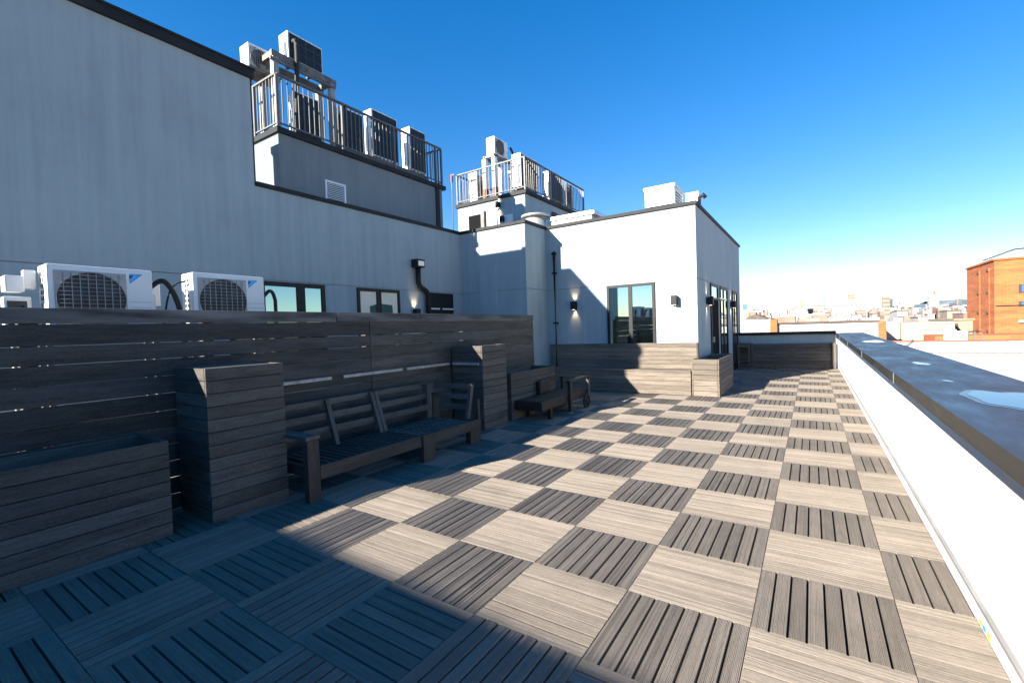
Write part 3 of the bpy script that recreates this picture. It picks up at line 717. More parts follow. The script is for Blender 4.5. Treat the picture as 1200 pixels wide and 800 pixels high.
for k in range(7): m.box(-1.73, 13.86, 0.02+k*0.105, 0.76, 13.885, 0.02+k*0.105+0.100)
m.build('board_cladding', M['wood_x'], fp, 0.002)
MB().box(0.76, 13.80, 0.01, 0.84, 13.93, 0.77).build('end_post', M['pale_z'], fp, 0.004)  # paler than the other post: its sunlight is in the colour
MB().box(-1.36, 13.80, 0.01, -1.305, 13.93, 0.77).build('end_post', M['wood_z'], fp, 0.004)

# puddles on the coping
def puddle(cx, cy, rx, ry, seed, rot=0.0):
    r_ = random.Random(seed); n = 44; ph = [r_.uniform(0, 6.28) for _ in range(4)]
    m = MB(); pts = []
    for k in range(n):
        a = 2*PI*k/n; q = 1+0.16*math.sin(2*a+ph[0])+0.10*math.sin(3*a+ph[1])+0.05*math.sin(5*a+ph[2])+0.04*math.sin(9*a+ph[3])
        x, y = rx*q*math.cos(a), ry*q*math.sin(a); x, y = x*math.cos(rot)-y*math.sin(rot), x*math.sin(rot)+y*math.cos(rot)
        pts.append((max(PXI+0.03, min(1.5, cx+x)), cy+y, zc(cy+y)+0.0025))
    cz = Vector((cx, cy, zc(cy)))
    wet = [(max(PXI+0.02, min(1.51, cx+(x-cx)*1.16+r_.uniform(-.006, .006))), cy+(y-cy)*1.13+r_.uniform(-.01, .01), z-0.0012) for x, y, z in pts]
    struct(MB().poly(wet).build('damp_margin', M['damp']))
    m.poly(pts); return struct(m.build('puddle', M['water']))
puddle(1.27, 1.30, 0.19, 0.40, 4)
for u0, v0, rx, ry, sd in ((1024, 401, 0.13, 0.5, 21), (1079, 425, 0.05, 0.17, 9), (1111, 444, 0.025, 0.06, 12)):
    d_ = RT*((u0-600)/F)+UP*(-(v0-400)/F)+FW; q_ = CAM+d_*((1.0-CAM.z)/d_.z); puddle(q_.x, q_.y, rx, ry, sd)

tp = MB()
for (y, h, c) in ((0.515, 0.025, 0), (0.40, 0.03, 0)): tp.mat(c).box(0.9165, y, 0.004, 0.9175, y+0.05, 0.004+h)
tp.mat(1).box(0.9160, 0.47, 0.008, 0.9172, 0.51, 0.03)
tag(tp.single('tape_scrap', [M['tarp'], M['blue']], (0.917, 0.5, 0.0)), 'scrap of yellow-green and blue tape at the foot of the parapet', 'tape')

# ------------------------------------------------------------------ wooden fence
FX = -4.4
fz = [0.05, 0.145, 0.292, 0.438, 0.585, 0.733, 0.881, 1.031, 1.181, 1.331, 1.472, 1.622]
fe = thing('wooden_fence', 'long grey board fence with narrow gaps screening the air conditioners', 'fence', (FX, 1.4, 0))
def fence_panel(y0, y1, gaps, seed, top=True, mat='fence', label=None):
    r_ = random.Random(seed); m = MB()
    zz = [0.01]+fz[1:-1]
    for k, z in enumerate(zz):
        z1 = (zz[k+1] if k+1 < len(zz) else 1.638)
        g0 = gaps*r_.uniform(0.35, 1.5); g1 = gaps*r_.uniform(0.35, 1.5)
        s0 = r_.uniform(-0.004, 0.004)
        x = FX+r_.uniform(-0.003, 0.003)
        m.hexa([(x-0.03, y0, z+s0), (x, y0, z+s0), (x, y1, z-s0), (x-0.03, y1, z-s0), (x-0.03, y0, z1-g0+s0), (x, y0, z1-g0+s0), (x, y1, z1-g1-s0), (x-0.03, y1, z1-g1-s0)])
    o = m.build('board_panel', M[mat], fe, 0.003)
    if label: o['label'] = label
fence_panel(-2.6, 1.376, 0.0062, 5)
M['fence_brown'] = wood('browner_fence_boards', 1, (0.0342, 0.0281, 0.0236), (0.1368, 0.1163, 0.0988), island=0.2)
fence_panel(1.382, 5.42, 0.0035, 8, mat='fence_brown', label='browner right half of the fence boards')
m = MB()
for a, b in ((-2.6, 0.9), (0.904, 5.42)): m.box(FX-0.034, a, 1.636, FX+0.006, b, 1.75)
m.build('cap_board', M['fence_cap'], fe, 0.005)
for y in (-2.5, -1.62, -0.45, 1.38, 3.3, 5.35): MB().box(FX-0.12, y-0.045, -0.01, FX-0.034, y+0.045, 1.66).build('post', M['wood_z'], fe, 0.004)
m = MB()
for a, b in ((-0.13, 0.79), (0.95, 1.88), (1.96, 2.84)): m.box(FX+0.004, a, 0.968, FX+0.03, b, 1.003)
M['ledge'] = plain('bleached_ledge_wood', (0.40, 0.37, 0.33), 0.8, 0, 0.3, 14)  # ledge wood lighter than the fence boards
m.build('ledge_strip', M['ledge'], fe, 0.003)
# lower stretch of the fence nearer the viewpoint
lf = thing('low_fence', 'lower grey board fence continuing the long fence at the near end', 'fence', (FX, -3.8, 0))
m = MB()
for k in range(9): m.box(FX-0.03, -5.4, 0.08+k*0.148, FX, -2.62, 0.08+k*0.148+0.14)
m.build('board_panel', M['fence'], lf, 0.003)
for y in (-5.3, -4.0, -2.7): MB().box(FX-0.12, y-0.045, -0.01, FX-0.034, y+0.045, 1.36).build('post', M['wood_z'], lf, 0.004)

# ------------------------------------------------------------------ board-clad pillars
def pillar(x0, x1, y0, y1, H, n, label, seed, strip=False):
    t = thing('wooden_pillar', label, 'pillar', ((x0+x1)/2, (y0+y1)/2, 0), 'board-clad pillars along the fence')
    r_ = random.Random(seed); fr_, sd_ = MB(), MB()
    MB().box(x0+0.03, y0+0.03, 0, x1-0.03, y1-0.03, H-0.03).build('core', M['under'], t)
    p = H/n
    for k in range(n):
        z0, z1 = k*p+0.002, (k+1)*p-0.003; e = r_.uniform(-0.002, 0.002)
        fr_.box(x1-0.022+e, y0, z0, x1+e, y1, z1)
        sd_.box(x0, y0-0.001+e, z0, x1-0.0235, y0+0.022, z1)
        sd_.box(x0, y1-0.022, z0, x1-0.0235, y1+0.001+e, z1)
    fr_.build('front_boards', M['wood_y'], t, 0.003); sd_.build('side_boards', M['wood_x'], t, 0.003)
    MB().box(x0+0.02, y0+0.022, H-0.03, x1-0.024, y1-0.022, H-0.008).build('top_board', M['pale_y'], t, 0.003)  # pale wood carries the sunlight along the top
    if strip: MB().box(x0+0.02, y0-0.028, 0.968, x1-0.06, y0-0.004, 1.003).build('ledge_strip', M['ledge'], t, 0.003)
    return t
pillar(-4.33, -3.755, -0.77, -0.135, 1.25, 12, 'grey board-clad pillar between the near planter and the sofa', 2)
pillar(-4.36, -3.775, 2.885, 3.505, 1.255, 12, 'grey board-clad pillar between the sofa and the lounger', 7, True)

# ------------------------------------------------------------------ planters
def planter(x0, x1, y0, y1, H, n, label, mats, seed, t=0.03):
    th = thing('wooden_planter', label, 'planter', ((x0+x1)/2, (y0+y1)/2, 0), 'board-clad planter boxes')
    p = H/n; r_ = random.Random(seed); fy, fx = MB(), MB()
    for k in range(n):
        z0, z1 = k*p+0.002, (k+1)*p-0.004; e = r_.uniform(-0.002, 0.002)
        fy.box(x1-t+e, y0, z0, x1+e, y1, z1); fy.box(x0-e, y0, z0, x0+t-e, y1, z1)
        fx.box(x0+t+0.002, y0+e, z0, x1-t-0.004, y0+t+e, z1); fx.box(x0+t+0.002, y1-t+e, z0, x1-t-0.004, y1+e, z1)
    fy.build('long_boards', M[mats[0]], th, 0.003); fx.build('end_boards', M[mats[1]], th, 0.003)
    MB().box(x0+t, y0+t, 0.02, x1-t-0.003, y1-t, H-0.16).build('soil', M['soil'], th)
    m = MB()
    m.box(x0+t, y0+t+0.003, H-0.16, x0+t+0.02, y1-t-0.003, H-0.02)
    m.build('liner', M['wood_y'], th)
    return th
planter(-4.34, -3.81, -3.4, -1.02, 0.73, 7, 'low grey board planter at the left front, before the fence', ('wood_y', 'wood_x'), 3)
planter(-4.34, -3.80, 3.66, 5.17, 0.77, 6, 'grey board planter behind the dark lounger', ('wood_y', 'wood_x'), 4)
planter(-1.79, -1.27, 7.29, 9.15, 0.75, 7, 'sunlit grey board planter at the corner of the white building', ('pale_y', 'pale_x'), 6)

# ------------------------------------------------------------------ built-in bench on the sunny wall
bn = thing('wall_bench', 'long built-in board bench with a panelled back under the sliding door', 'bench', (-3.5, 7.5, 0))
m = MB(); r_ = random.Random(9)
bx0, bx1 = -5.25, -1.80
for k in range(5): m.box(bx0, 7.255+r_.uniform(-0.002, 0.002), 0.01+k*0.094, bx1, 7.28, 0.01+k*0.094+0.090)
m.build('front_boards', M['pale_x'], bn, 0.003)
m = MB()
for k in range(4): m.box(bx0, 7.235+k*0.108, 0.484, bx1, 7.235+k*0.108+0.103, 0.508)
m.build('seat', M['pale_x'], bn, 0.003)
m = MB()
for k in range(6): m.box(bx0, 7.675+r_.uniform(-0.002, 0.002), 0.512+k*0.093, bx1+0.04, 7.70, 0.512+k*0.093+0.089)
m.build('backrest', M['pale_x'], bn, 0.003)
MB().box(bx0-0.02, 7.70, 0.0, bx1+0.04, 7.735, 1.068).build('back_frame', M['wood_x'], bn)
MB().box(bx0, 7.30, 0, bx1-0.02, 7.67, 0.478).build('base', M['under'], bn)
MB().box(bx1+0.042, 7.66, 0.0, bx1+0.075, 7.735, 1.07).build('end_post', M['dark_z'], bn, 0.003)

# ------------------------------------------------------------------ slatted sofa
sf = thing('slatted_sofa', 'weathered slatted wooden corner sofa frame without cushions, between the two pillars', 'sofa', (-3.8, 1.1, 0))
A = lambda n, m, mat, bv=0.004: m.build(n, M[mat], sf, bv)
A('arm_post', MB().box(-3.50, -0.135, 0, -3.43, -0.02, 0.556), 'dark_z')
A('arm_post', MB().box(-4.20, -0.135, 0, -4.13, -0.02, 0.556), 'dark_z')
A('armrest', MB().box(-4.22, -0.15, 0.558, -3.425, -0.012, 0.592), 'wood_x')
A('front_rail', MB().box(-3.465, -0.018, 0.185, -3.43, 1.248, 0.31), 'dark_y')
A('rear_rail', MB().box(-4.14, -0.018, 0.185, -4.105, 2.20, 0.30), 'dark_y')
A('side_rail', MB().box(-4.105, -0.06, 0.2, -3.50, -0.022, 0.295), 'dark_x')
for k in range(16):
    y = 0.02+k*0.076
    A('seat_slat', MB().box(-4.10, y, 0.288, -3.468, y+0.048, 0.304), 'dark_x', 0.002)
A('corner_leg', MB().box(-3.475, 1.252, 0, -3.405, 1.445, 0.31), 'dark_z')
A('front_rail', MB().box(-3.445, 1.448, 0.185, -3.41, 2.325, 0.31), 'dark_y')
A('leg', MB().box(-3.475, 2.145, 0, -3.447, 2.32, 0.30), 'dark_z')
A('leg', MB().box(-3.53, 2.15, 0, -3.477, 2.32, 0.18), 'dark_z')
A('middle_rail', MB().box(-4.10, 1.235, 0.2, -3.48, 1.25, 0.285), 'dark_x')
A('leg', MB().box(-4.2, 1.25, 0, -4.142, 1.40, 0.30), 'dark_z')
A('leg', MB().box(-4.2, 2.2, 0, -4.142, 2.32, 0.62), 'dark_z')
g_ = MB()
for k in range(11):
    y = 1.27+k*0.083; A('seat_slat', MB().box(-4.10, y, 0.289, -3.448, y+0.055, 0.307), 'wood_x', 0.002)
A('cross_batten', MB().box(-3.72, 1.27, 0.3085, -3.69, 2.14, 0.316), 'wood_y', 0.002)
A('cross_batten', MB().box(-3.92, 1.27, 0.3085, -3.89, 2.14, 0.316), 'wood_y', 0.002)
# leaning backrest
def lean(z): return -4.06-0.16*(z-0.30)/0.46
for z, w_ in ((0.745, 0.065), (0.60, 0.075), (0.455, 0.075)):
    for a, b in ((-0.02, 1.20), (1.29, 2.11)):
        A('back_rail', MB().bar((lean(z)-0.03, a, z), (lean(z)-0.03, b, z), 0.024, w_), 'wood_y')
for y in (0.60, 1.205, 1.265):
    A('back_post', MB().bar((lean(0.29)+0.005, y, 0.29), (lean(0.775)+0.005, y, 0.775), 0.05, 0.045, (1, 0, 0)), 'wood_z')
A('back_post', MB().box(-4.24, 2.10, 0.29, -4.15, 2.19, 0.765), 'wood_z')
A('end_post', MB().box(-3.53, 2.335, 0, -3.46, 2.38, 0.56), 'dark_z')
for z in (0.735, 0.60, 0.46):
    A('return_rail', MB().bar((lean(z)+0.05, 2.24+0.08*(z-0.3), z), (-3.56, 2.24+0.08*(z-0.3), z), 0.03, 0.07), 'wood_x')
A('return_post', MB().bar((-3.55, 2.22, 0.31), (-3.54, 2.31, 0.765), 0.055, 0.05, (1, 0, 0)), 'wood_z')

# ------------------------------------------------------------------ chaise lounger with wheels
lg = thing('chaise_lounger', 'dark wooden chaise lounger with a wheel and looped arm, before the planter', 'lounger', (-3.55, 4.6, 0))
B_ = lambda n, m, mat, bv=0.004: m.build(n, M[mat], lg, bv)
M['espresso_y'] = wood('espresso_wood_y', 1, (0.014, 0.010, 0.008), (0.045, 0.033, 0.025), island=0.15, rough=0.6)
M['espresso_z'] = wood('espresso_wood_z', 2, (0.014, 0.010, 0.008), (0.045, 0.033, 0.025), island=0.15, rough=0.6)
M['espresso_x'] = wood('espresso_wood_x', 0, (0.014, 0.010, 0.008), (0.045, 0.033, 0.025), island=0.15, rough=0.6)
B_('side_rail', MB().box(-3.31, 3.72, 0.175, -3.275, 5.5, 0.315), 'espresso_y')
B_('side_rail', MB().box(-3.79, 3.72, 0.175, -3.755, 5.5, 0.315), 'espresso_y')
B_('end_rail', MB().box(-3.754, 3.72, 0.175, -3.311, 3.755, 0.315), 'espresso_x')
for k in range(17): B_('seat_slat', MB().box(-3.755, 3.76+k*0.102, 0.30, -3.311, 3.76+k*0.102+0.088, 0.322), 'espresso_x', 0.003)
for x in (-3.345, -3.755): B_('leg', MB().box(x, 4.02, 0, x+0.055, 4.09, 0.174), 'espresso_z')
for x, lb in ((-3.262, 0), (-3.80, 1)):
    B_('arm_post', MB().box(x-0.015, 4.63, 0.0, x+0.04, 4.70, 0.535), 'espresso_z')
    B_('foot_cap', MB().box(x-0.017, 4.628, 0.0, x+0.042, 4.702, 0.012), 'galv', 0)
    am = MB(); pts = [(4.60, 0.548), (4.9, 0.562), (5.25, 0.565), (5.42, 0.55), (5.52, 0.51)]
    for (a, za), (b, zb_) in zip(pts, pts[1:]): am.hexa([(x-0.03, a, za-0.014), (x+0.055, a, za-0.014), (x+0.055, b, zb_-0.014), (x-0.03, b, zb_-0.014), (x-0.03, a, za+0.014), (x+0.055, a, za+0.014), (x+0.055, b, zb_+0.014), (x-0.03, b, zb_+0.014)])
    B_('armrest', am, 'espresso_y', 0.002)
    B_('rear_arm_post', MB().box(x-0.012, 5.40, 0.18, x+0.035, 5.47, 0.53), 'wood_z' if lb == 0 else 'espresso_z')  # near post in paler wood, its lit look put into the colour
    whl = MB()
    n = 28; xx = x+0.045
    for k in range(n):
        a0, a1_ = 2*PI*k/n, 2*PI*(k+1)/n
        def P(r, a, dx): return (xx+dx, 5.24+r*math.cos(a), 0.125+r*math.sin(a))
        whl.hexa([P(0.098, a0, 0), P(0.125, a0, 0), P(0.125, a1_, 0), P(0.098, a1_, 0), P(0.098, a0, 0.03), P(0.125, a0, 0.03), P(0.125, a1_, 0.03), P(0.098, a1_, 0.03)])
    wh = B_('wheel', whl, 'espresso_x', 0)
    sp = MB().cyl((xx-0.004, 5.24, 0.125), (xx+0.034, 5.24, 0.125), 0.026, 14)
    for k in range(5):
        a = 2*PI*k/5; sp.bar((xx+0.015, 5.24, 0.125), (xx+0.015, 5.24+0.1*math.cos(a), 0.125+0.1*math.sin(a)), 0.018, 0.018, (1, 0, 0))
    sp.build('spokes', M['espresso_y'], wh)
bk = MB()
for k in range(6): bk.bar((-3.74, 4.62+0.05*k*0.3+0.02, 0.335+k*0.045), (-3.62, 4.62+0.05*k*0.3+0.02, 0.335+k*0.045), 0.02, 0.03)
tag(MB().box(-3.78, 4.42, 0.324, -3.70, 4.78, 0.56).single('back_cushion', M['espresso_y'], (-3.74, 4.6, 0.324), 0.02), 'small dark block standing on the lounger against the planter', 'block')
bk.bm.free()

# ------------------------------------------------------------------ stool at the far wall
ts = thing('side_table', 'small grey wooden side table in the far shaded corner', 'table', (-1.52, 13.6, 0))
MB().box(-1.72, 13.45, 0.68, -1.37, 13.78, 0.79).build('top', M['wood_x'], ts, 0.004)
for x, y in ((-1.70, 13.47), (-1.41, 13.47), (-1.70, 13.72), (-1.41, 13.72)): MB().box(x, y, 0.0, x+0.04, y+0.04, 0.68).build('leg', M['wood_z'], ts, 0.003)
MB().box(-1.68, 13.60, 0.2, -1.43, 13.64, 0.25).build('stretcher', M['wood_x'], ts, 0.003)

# ------------------------------------------------------------------ neighbouring roofs
struct(MB().box(-6000, -3000, -13.0, 6000, 9000, -12.0).build('ground', [M['asphalt']]))
body = MB().box(-14, -16, -12.0, 1.45, 15.2, -0.31)
tag(body.single('lower_storeys', [M['stucco']], (-6, 0, -12)), 'lower storeys carrying the roof deck', 'building')
nb = thing('neighbour_roof', 'white coated flat roof beyond the parapet, closed by a low white wall with a red coping', 'building', (20, 5, -12))
MB().box(1.7, -25, -12, 45, 26.1, -0.30).build('roof', M['nroof'], nb)
MB().box(1.7, 26.1, -12, 45, 26.45, 0.24).build('end_wall', M['nroof'], nb)
MB().box(1.7, 26.06, 0.24, 45, 26.5, 0.30).build('coping', M['terra'], nb)
MB().box(3.6, 26.04, -0.30, 12, 26.10, -0.262).build('roof_edge', M['grey'], nb)
MB().box(5.9, 15.7, -0.30, 14, 15.95, -0.10).box(14.0, 15.7, -0.3, 14.25, 26, -0.1).build('low_curb', M['nroof'], nb)
MB().box(5.86, 15.66, -0.10, 14, 15.99, -0.05).build('curb_coping', M['terra'], nb)
pv = at(1062, 404, 25.9)
tag(MB().tube([(pv.x, 25.95, -0.3), (pv.x, 25.95, 0.1), (pv.x+0.25, 25.95, 0.36)], 0.035).single('vent_pipe', M['steel'], (pv.x, 25.95, -0.3)), 'thin bent pipe against the neighbouring white wall', 'pipe')

M['city_white'] = plain('city_white_render', (0.3519, 0.3400, 0.3256), 0.85, 0, 0.12, 0.4)
M['city_cream'] = plain('city_cream_render', (0.2813, 0.2227, 0.1462), 0.85, 0, 0.10, 0.4)
M['city_beige'] = plain('city_beige_render', (0.3281, 0.2695, 0.1989), 0.85, 0, 0.12, 0.5)
M['city_tan'] = plain('city_tan_stone', (0.2525, 0.1989, 0.1521), 0.85, 0, 0.12, 0.3)
M['city_red'] = plain('city_red_brick', (0.2550, 0.1573, 0.1190), 0.85, 0, 0.22, 0.5)  # brick paled in place of distance haze
M['city_grey'] = plain('city_grey_concrete', (0.248, 0.248, 0.255), 0.85, 0, 0.15, 0.3)
M['city_blue'] = plain('city_blue_glass', (0.083, 0.152, 0.207), 0.3, 0.2, 0.15, 0.2)
M['city_brown'] = plain('city_tar_roof', (0.10, 0.075, 0.06), 0.9, 0, 0.4, 1.0)
M['cwin'] = plain('city_window_dark', (0.05, 0.06, 0.075), 0.25, 0, 0.2, 0.2)

def from_px(u0, u1, v_top, Y):
    """x-range and top height of a building whose street face stands at distance Y"""
    a, b = at(u0, v_top, Y), at(u1, v_top, Y); return a.x, b.x, (a.z+b.z)/2
def block(u0, u1, v, Y, mat, label, cat='building', depth=None, group=None, win=None, cornice=None, zb=-12.0, name='city_building', roofbits=0, seed=0, wmat='cwin'):
    x0, x1, zt = from_px(u0, u1, v, Y); depth = depth or max(4.0, (x1-x0)*0.8)
    if win is None and not roofbits and cornice is None:
        return tag(MB().box(x0, Y, zb, x1, Y+depth, zt).single(name, M[mat], ((x0+x1)/2, Y, zb)), label, cat, group)
    t = thing(name, label, cat, ((x0+x1)/2, Y+depth/2, zb), group)
    MB().box(x0, Y, zb, x1, Y+depth, zt).build('wall', M[mat], t)
    if cornice: MB().box(x0-0.1, Y-0.12, zt, x1+0.1, Y+depth, zt+0.11*max(1, Y/80)).build('cornice', M[cornice], t)
    if win:
        nx, fh, ww, hh, frm = win; m = MB()
        z = zt-fh
        while z > frm:
            for i in range(nx):
                cx = x0+(x1-x0)*(i+0.5)/nx; m.box(cx-(x1-x0)/nx*ww/2, Y-0.05, z, cx+(x1-x0)/nx*ww/2, Y+0.02, z+fh*hh)
            if x0 > 0:
                ny = max(1, int(nx*0.7))
                for i in range(ny):
                    cy = Y+depth*(i+0.5)/ny; m.box(x0-0.05, cy-depth/ny*ww/2, z, x0+0.02, cy+depth/ny*ww/2, z+fh*hh)
            z -= fh
        m.build('windows', M[wmat], t)
    r_ = random.Random(seed)
    for k in range(roofbits):
        bx = r_.uniform(x0, x0+(x1-x0)*0.8); bw = (x1-x0)*r_.uniform(0.06, 0.2); bh = r_.uniform(0.4, 1.3)*max(1, Y/120)
        MB().box(bx, Y+depth*0.3, zt, bx+bw, Y+depth*0.5, zt+bh).build('roof_housing', M[r_.choice(['city_white', 'city_brown', 'city_red', 'city_grey'])], t)
    return t
# row just behind the end parapet
block(845, 902.5, 375.8, 43, 'city_white', 'white painted party wall just beyond the end parapet, left of the brick pier', depth=9)
block(902.8, 910.5, 374.2, 42.6, 'brick', 'narrow red brick pier between two white party walls', depth=1.2)
block(910.8, 1029.5, 378.4, 43, 'city_white', 'long white painted party wall beyond the end parapet', depth=10, cornice='city_brown')
block(1029.8, 1038.5, 377.0, 42.6, 'brick', 'brick pier at the right end of the long white party wall', depth=1.2)
block(1038.8, 1056, 377.2, 47, 'city_white', 'patched off-white wall between the brick pier and the beige wall', depth=6)
block(1056.2, 1119, 377.0, 46, 'city_beige', 'plain beige rendered building behind the neighbouring roof', depth=12)
bw_ = block(1119.3, 1140, 375.0, 47.5, 'city_cream', 'cream building with a dark triangular opening beside the brick block', depth=10, roofbits=0, cornice='city_cream')
o1, o2 = at(1119.5, 379, 47.4), at(1126, 394, 47.4)
MB().prism([(0, 0), (1, 0), (1, 1), (0, 1)], 0, 1).bm.free()
m = MB(); m.hexa([(o1.x, 47.44, o2.z), (o2.x, 47.44, o2.z), (o2.x, 47.5, o2.z), (o1.x, 47.5, o2.z), (o1.x, 47.44, o1.z), (o1.x+0.15, 47.44, o1.z), (o1.x+0.15, 47.5, o1.z), (o1.x, 47.5, o1.z)])
m.build('dark_opening', M['fan'], bw_)
lwp = from_px(1096, 1140, 393.5, 40)
tag(MB().box(lwp[0], 40, -12, lwp[1]+3, 44, lwp[2]).single('brick_wall', M['brick'], (lwp[0], 40, -12)), 'low red brick wall at the foot of the beige building', 'wall')
for k, (u, vv) in enumerate(((1113.5, 391), (1126.5, 392.5))):
    c = at(u, vv, 38.0); t = thing('rooftop_unit', ('boxy white unit on the roof edge at the right end of the beige wall', 'boxy white unit on the roof edge in front of the dark opening')[k], 'roof unit', (c.x, 38, -0.4))
    MB().box(c.x-0.27, 37.8, -0.6, c.x+0.27, 38.3, c.z+0.27).build('casing', M['ac'], t)
    MB().cyl((c.x, 37.79, c.z), (c.x, 37.77, c.z), 0.15, 16).build('fan', M['ac_grey'], t)
nb2 = from_px(1040, 1150, 398, 37)
tag(MB().box(nb2[0], 36.5, -12, nb2[1]+10, 46, -0.6).single('neighbour_building', M['city_tan'], (nb2[0], 40, -12)), 'low roof strip between the white neighbour and the beige building', 'building')
# dark pipe frame on that roof
fr = thing('pipe_rack', 'thin dark pipe rack on the roof before the brick block', 'frame', (at(1135, 395, 38).x, 38, -0.6))
xa, xb = at(1127, 388, 38).x, at(1150, 388, 38).x; zt_ = at(1138, 388.5, 38).z
MB().bar((xa, 38, zt_), (xb, 38, zt_), 0.05, 0.08).build('beam', M['black'], fr)
for k in range(4): MB().bar((xa+(xb-xa)*k/3, 38, -0.6), (xa+(xb-xa)*k/3, 38, zt_), 0.06, 0.06, (0, 1, 0)).build('post', M['steel'], fr)

# big brick block
YB2 = 75.0; cb = at(1165, 305.5, YB2); zb2 = cb.z
bb2 = thing('brick_block', 'big orange brick apartment block on the right skyline', 'building', (cb.x+8, YB2+6, -12))
MB().box(cb.x, YB2, -12, cb.x+24, 86.5, zb2).build('wall', M['brick'], bb2)
MB().box(cb.x-0.15, YB2-0.15, zb2, cb.x+24, 86.6, zb2+0.22).build('coping', M['brick'], bb2)
m = MB()
for y in (76.6, 80.4): m.box(cb.x-0.10, y, -12, cb.x, y+0.28, zb2-0.7)
m.build('pilaster', M['brick'], bb2)
for y in (76.9, 80.75):
    for z in (zb2-0.9, zb2-3.6, zb2-6.1, zb2-8.4): MB().box(cb.x-0.14, y, z-0.15, cb.x-0.003, y+0.75, z+0.12).build('ledge', M['city_brown'], bb2)
for u0, v0, u1, v1 in ((1193.5, 333, 1207, 342.5), (1193.5, 353, 1207, 358.5)):
    p0, p1 = at(u0, v0, YB2), at(u1, v1, YB2)
    f = MB().box(p0.x, YB2-0.05, p1.z, p1.x, YB2+0.05, p0.z).build('window', M['cwin'], bb2)
    MB().box(p0.x+0.25, YB2-0.07, p1.z+0.12, p1.x-0.2, YB2-0.052, p0.z-0.12).build('pane', M['city_blue'], f)
p0, p1 = at(1167, 358.5, YB2), at(1200, 357.5, YB2); MB().bar((p0.x, YB2-0.05, p0.z), (p1.x, YB2-0.05, p1.z), 0.06, 0.12).build('cable', M['black'], bb2)
p0 = at(1193, 378, YB2); MB().box(p0.x, YB2-0.3, p0.z, p0.x+6, YB2, p0.z+0.3).build('white_ledge', M['city_white'], bb2)
p0 = at(1172, 298.5, 80); MB().hexa([(p0.x-1.5, 80, zb2+0.22), (p0.x+14, 80, zb2+0.22), (p0.x+14, 85, zb2+0.22), (p0.x-1.5, 85, zb2+0.22), (p0.x+1.2, 80, zb2+1.5), (p0.x+14, 80, zb2+1.9), (p0.x+14, 85, zb2+1.9), (p0.x+1.2, 85, zb2+1.5)]).build('roof_housing', M['city_white'], bb2)
MB().bar((p0.x-1.6, 79.9, zb2+0.5), (p0.x+1.2, 79.9, zb2+1.62), 0.1, 0.14).bar((p0.x+1.2, 79.9, zb2+1.62), (p0.x+14, 79.9, zb2+2.02), 0.1, 0.14).build('housing_rim', M['black'], bb2)
an = at(1155, 305, 79)
ant = thing('antenna_mast', 'thin lattice antenna mast on the roof of the brick block', 'antenna', (an.x, 79, zb2+0.22))
MB().bar((an.x-0.35, 79, zb2+0.2), (an.x, 79, zb2+1.9), 0.04, 0.04, (0, 1, 0)).bar((an.x+0.35, 79, zb2+0.2), (an.x, 79, zb2+1.9), 0.04, 0.04, (0, 1, 0)).bar((an.x-0.2, 79, zb2+0.9), (an.x+0.2, 79, zb2+0.9), 0.04, 0.04).bar((an.x-1.6, 79, zb2+0.2), (an.x-1.1, 79, zb2+0.5), 0.04, 0.05).build('mast', M['rail'], ant)

# named landmarks of the skyline
block(870, 875.5, 356.5, 1500, 'city_blue', 'blue-grey glass tower low on the horizon beside the white building', group=None, cornice=None)
block(936.5, 942.3, 352.5, 300, 'city_cream', 'cream water-tank housing standing above low roofs', win=None, cornice='city_tan')
block(930.5, 946, 362.0, 298, 'city_white', 'white house below the cream tank housing', cornice='city_white')
block(942.5, 955, 361.5, 310, 'city_red', 'red brick house right of the cream tank housing', win=(6, 3.0, 0.4, 0.5, -6))
block(975.5, 1017.5, 352.3, 420, 'city_white', 'wide blank white block in the middle of the skyline', win=(14, 4.0, 0.35, 0.35, 8))
tw = block(993.4, 1001.8, 344.0, 900, 'city_cream', 'pale stepped tower rising behind the wide white block', win=(5, 4.0, 0.5, 0.45, 20))
x0, x1, zt = from_px(993.4, 1001.8, 344.0, 900); dz_ = 900/531
MB().box(x0+1.5, 903, zt, x1-1.5, 908, zt+3*dz_).build('crown', M['city_white'], tw)
MB().box(x0+3.5, 904, zt+3*dz_, x1-3.5, 907, zt+5.2*dz_).build('lantern', M['city_cream'], tw)
block(1034, 1043.4, 346.5, 480, 'city_tan', 'tan tower block with a shaded side right of centre', win=(8, 3.2, 0.5, 0.45, 2))
block(1043.6, 1046.4, 350.0, 482, 'city_blue', 'dark slab attached to the tan tower block')  # the tower's shaded side, put in as a dark-coloured slab
block(1073, 1090, 356.0, 900, 'city_blue', 'low blue-grey glass block on the horizon before the hazy ridge', win=(12, 4.0, 0.6, 0.5, 6))
tw = block(1088.5, 1100.5, 345.5, 620, 'city_white', 'white tower with a pale crown left of the brick block', win=(7, 3.4, 0.45, 0.4, 6))
x0, x1, zt = from_px(1088.5, 1100.5, 345.5, 620)
MB().box(x0+5, 623, zt, x1-1, 630, zt+4.0).build('crown', M['city_tan'], tw)
MB().bar((x0+7, 625, zt+5.0), (x1+1, 625, zt+5.6), 0.6, 0.7).build('roof_beam', M['city_grey'], tw)
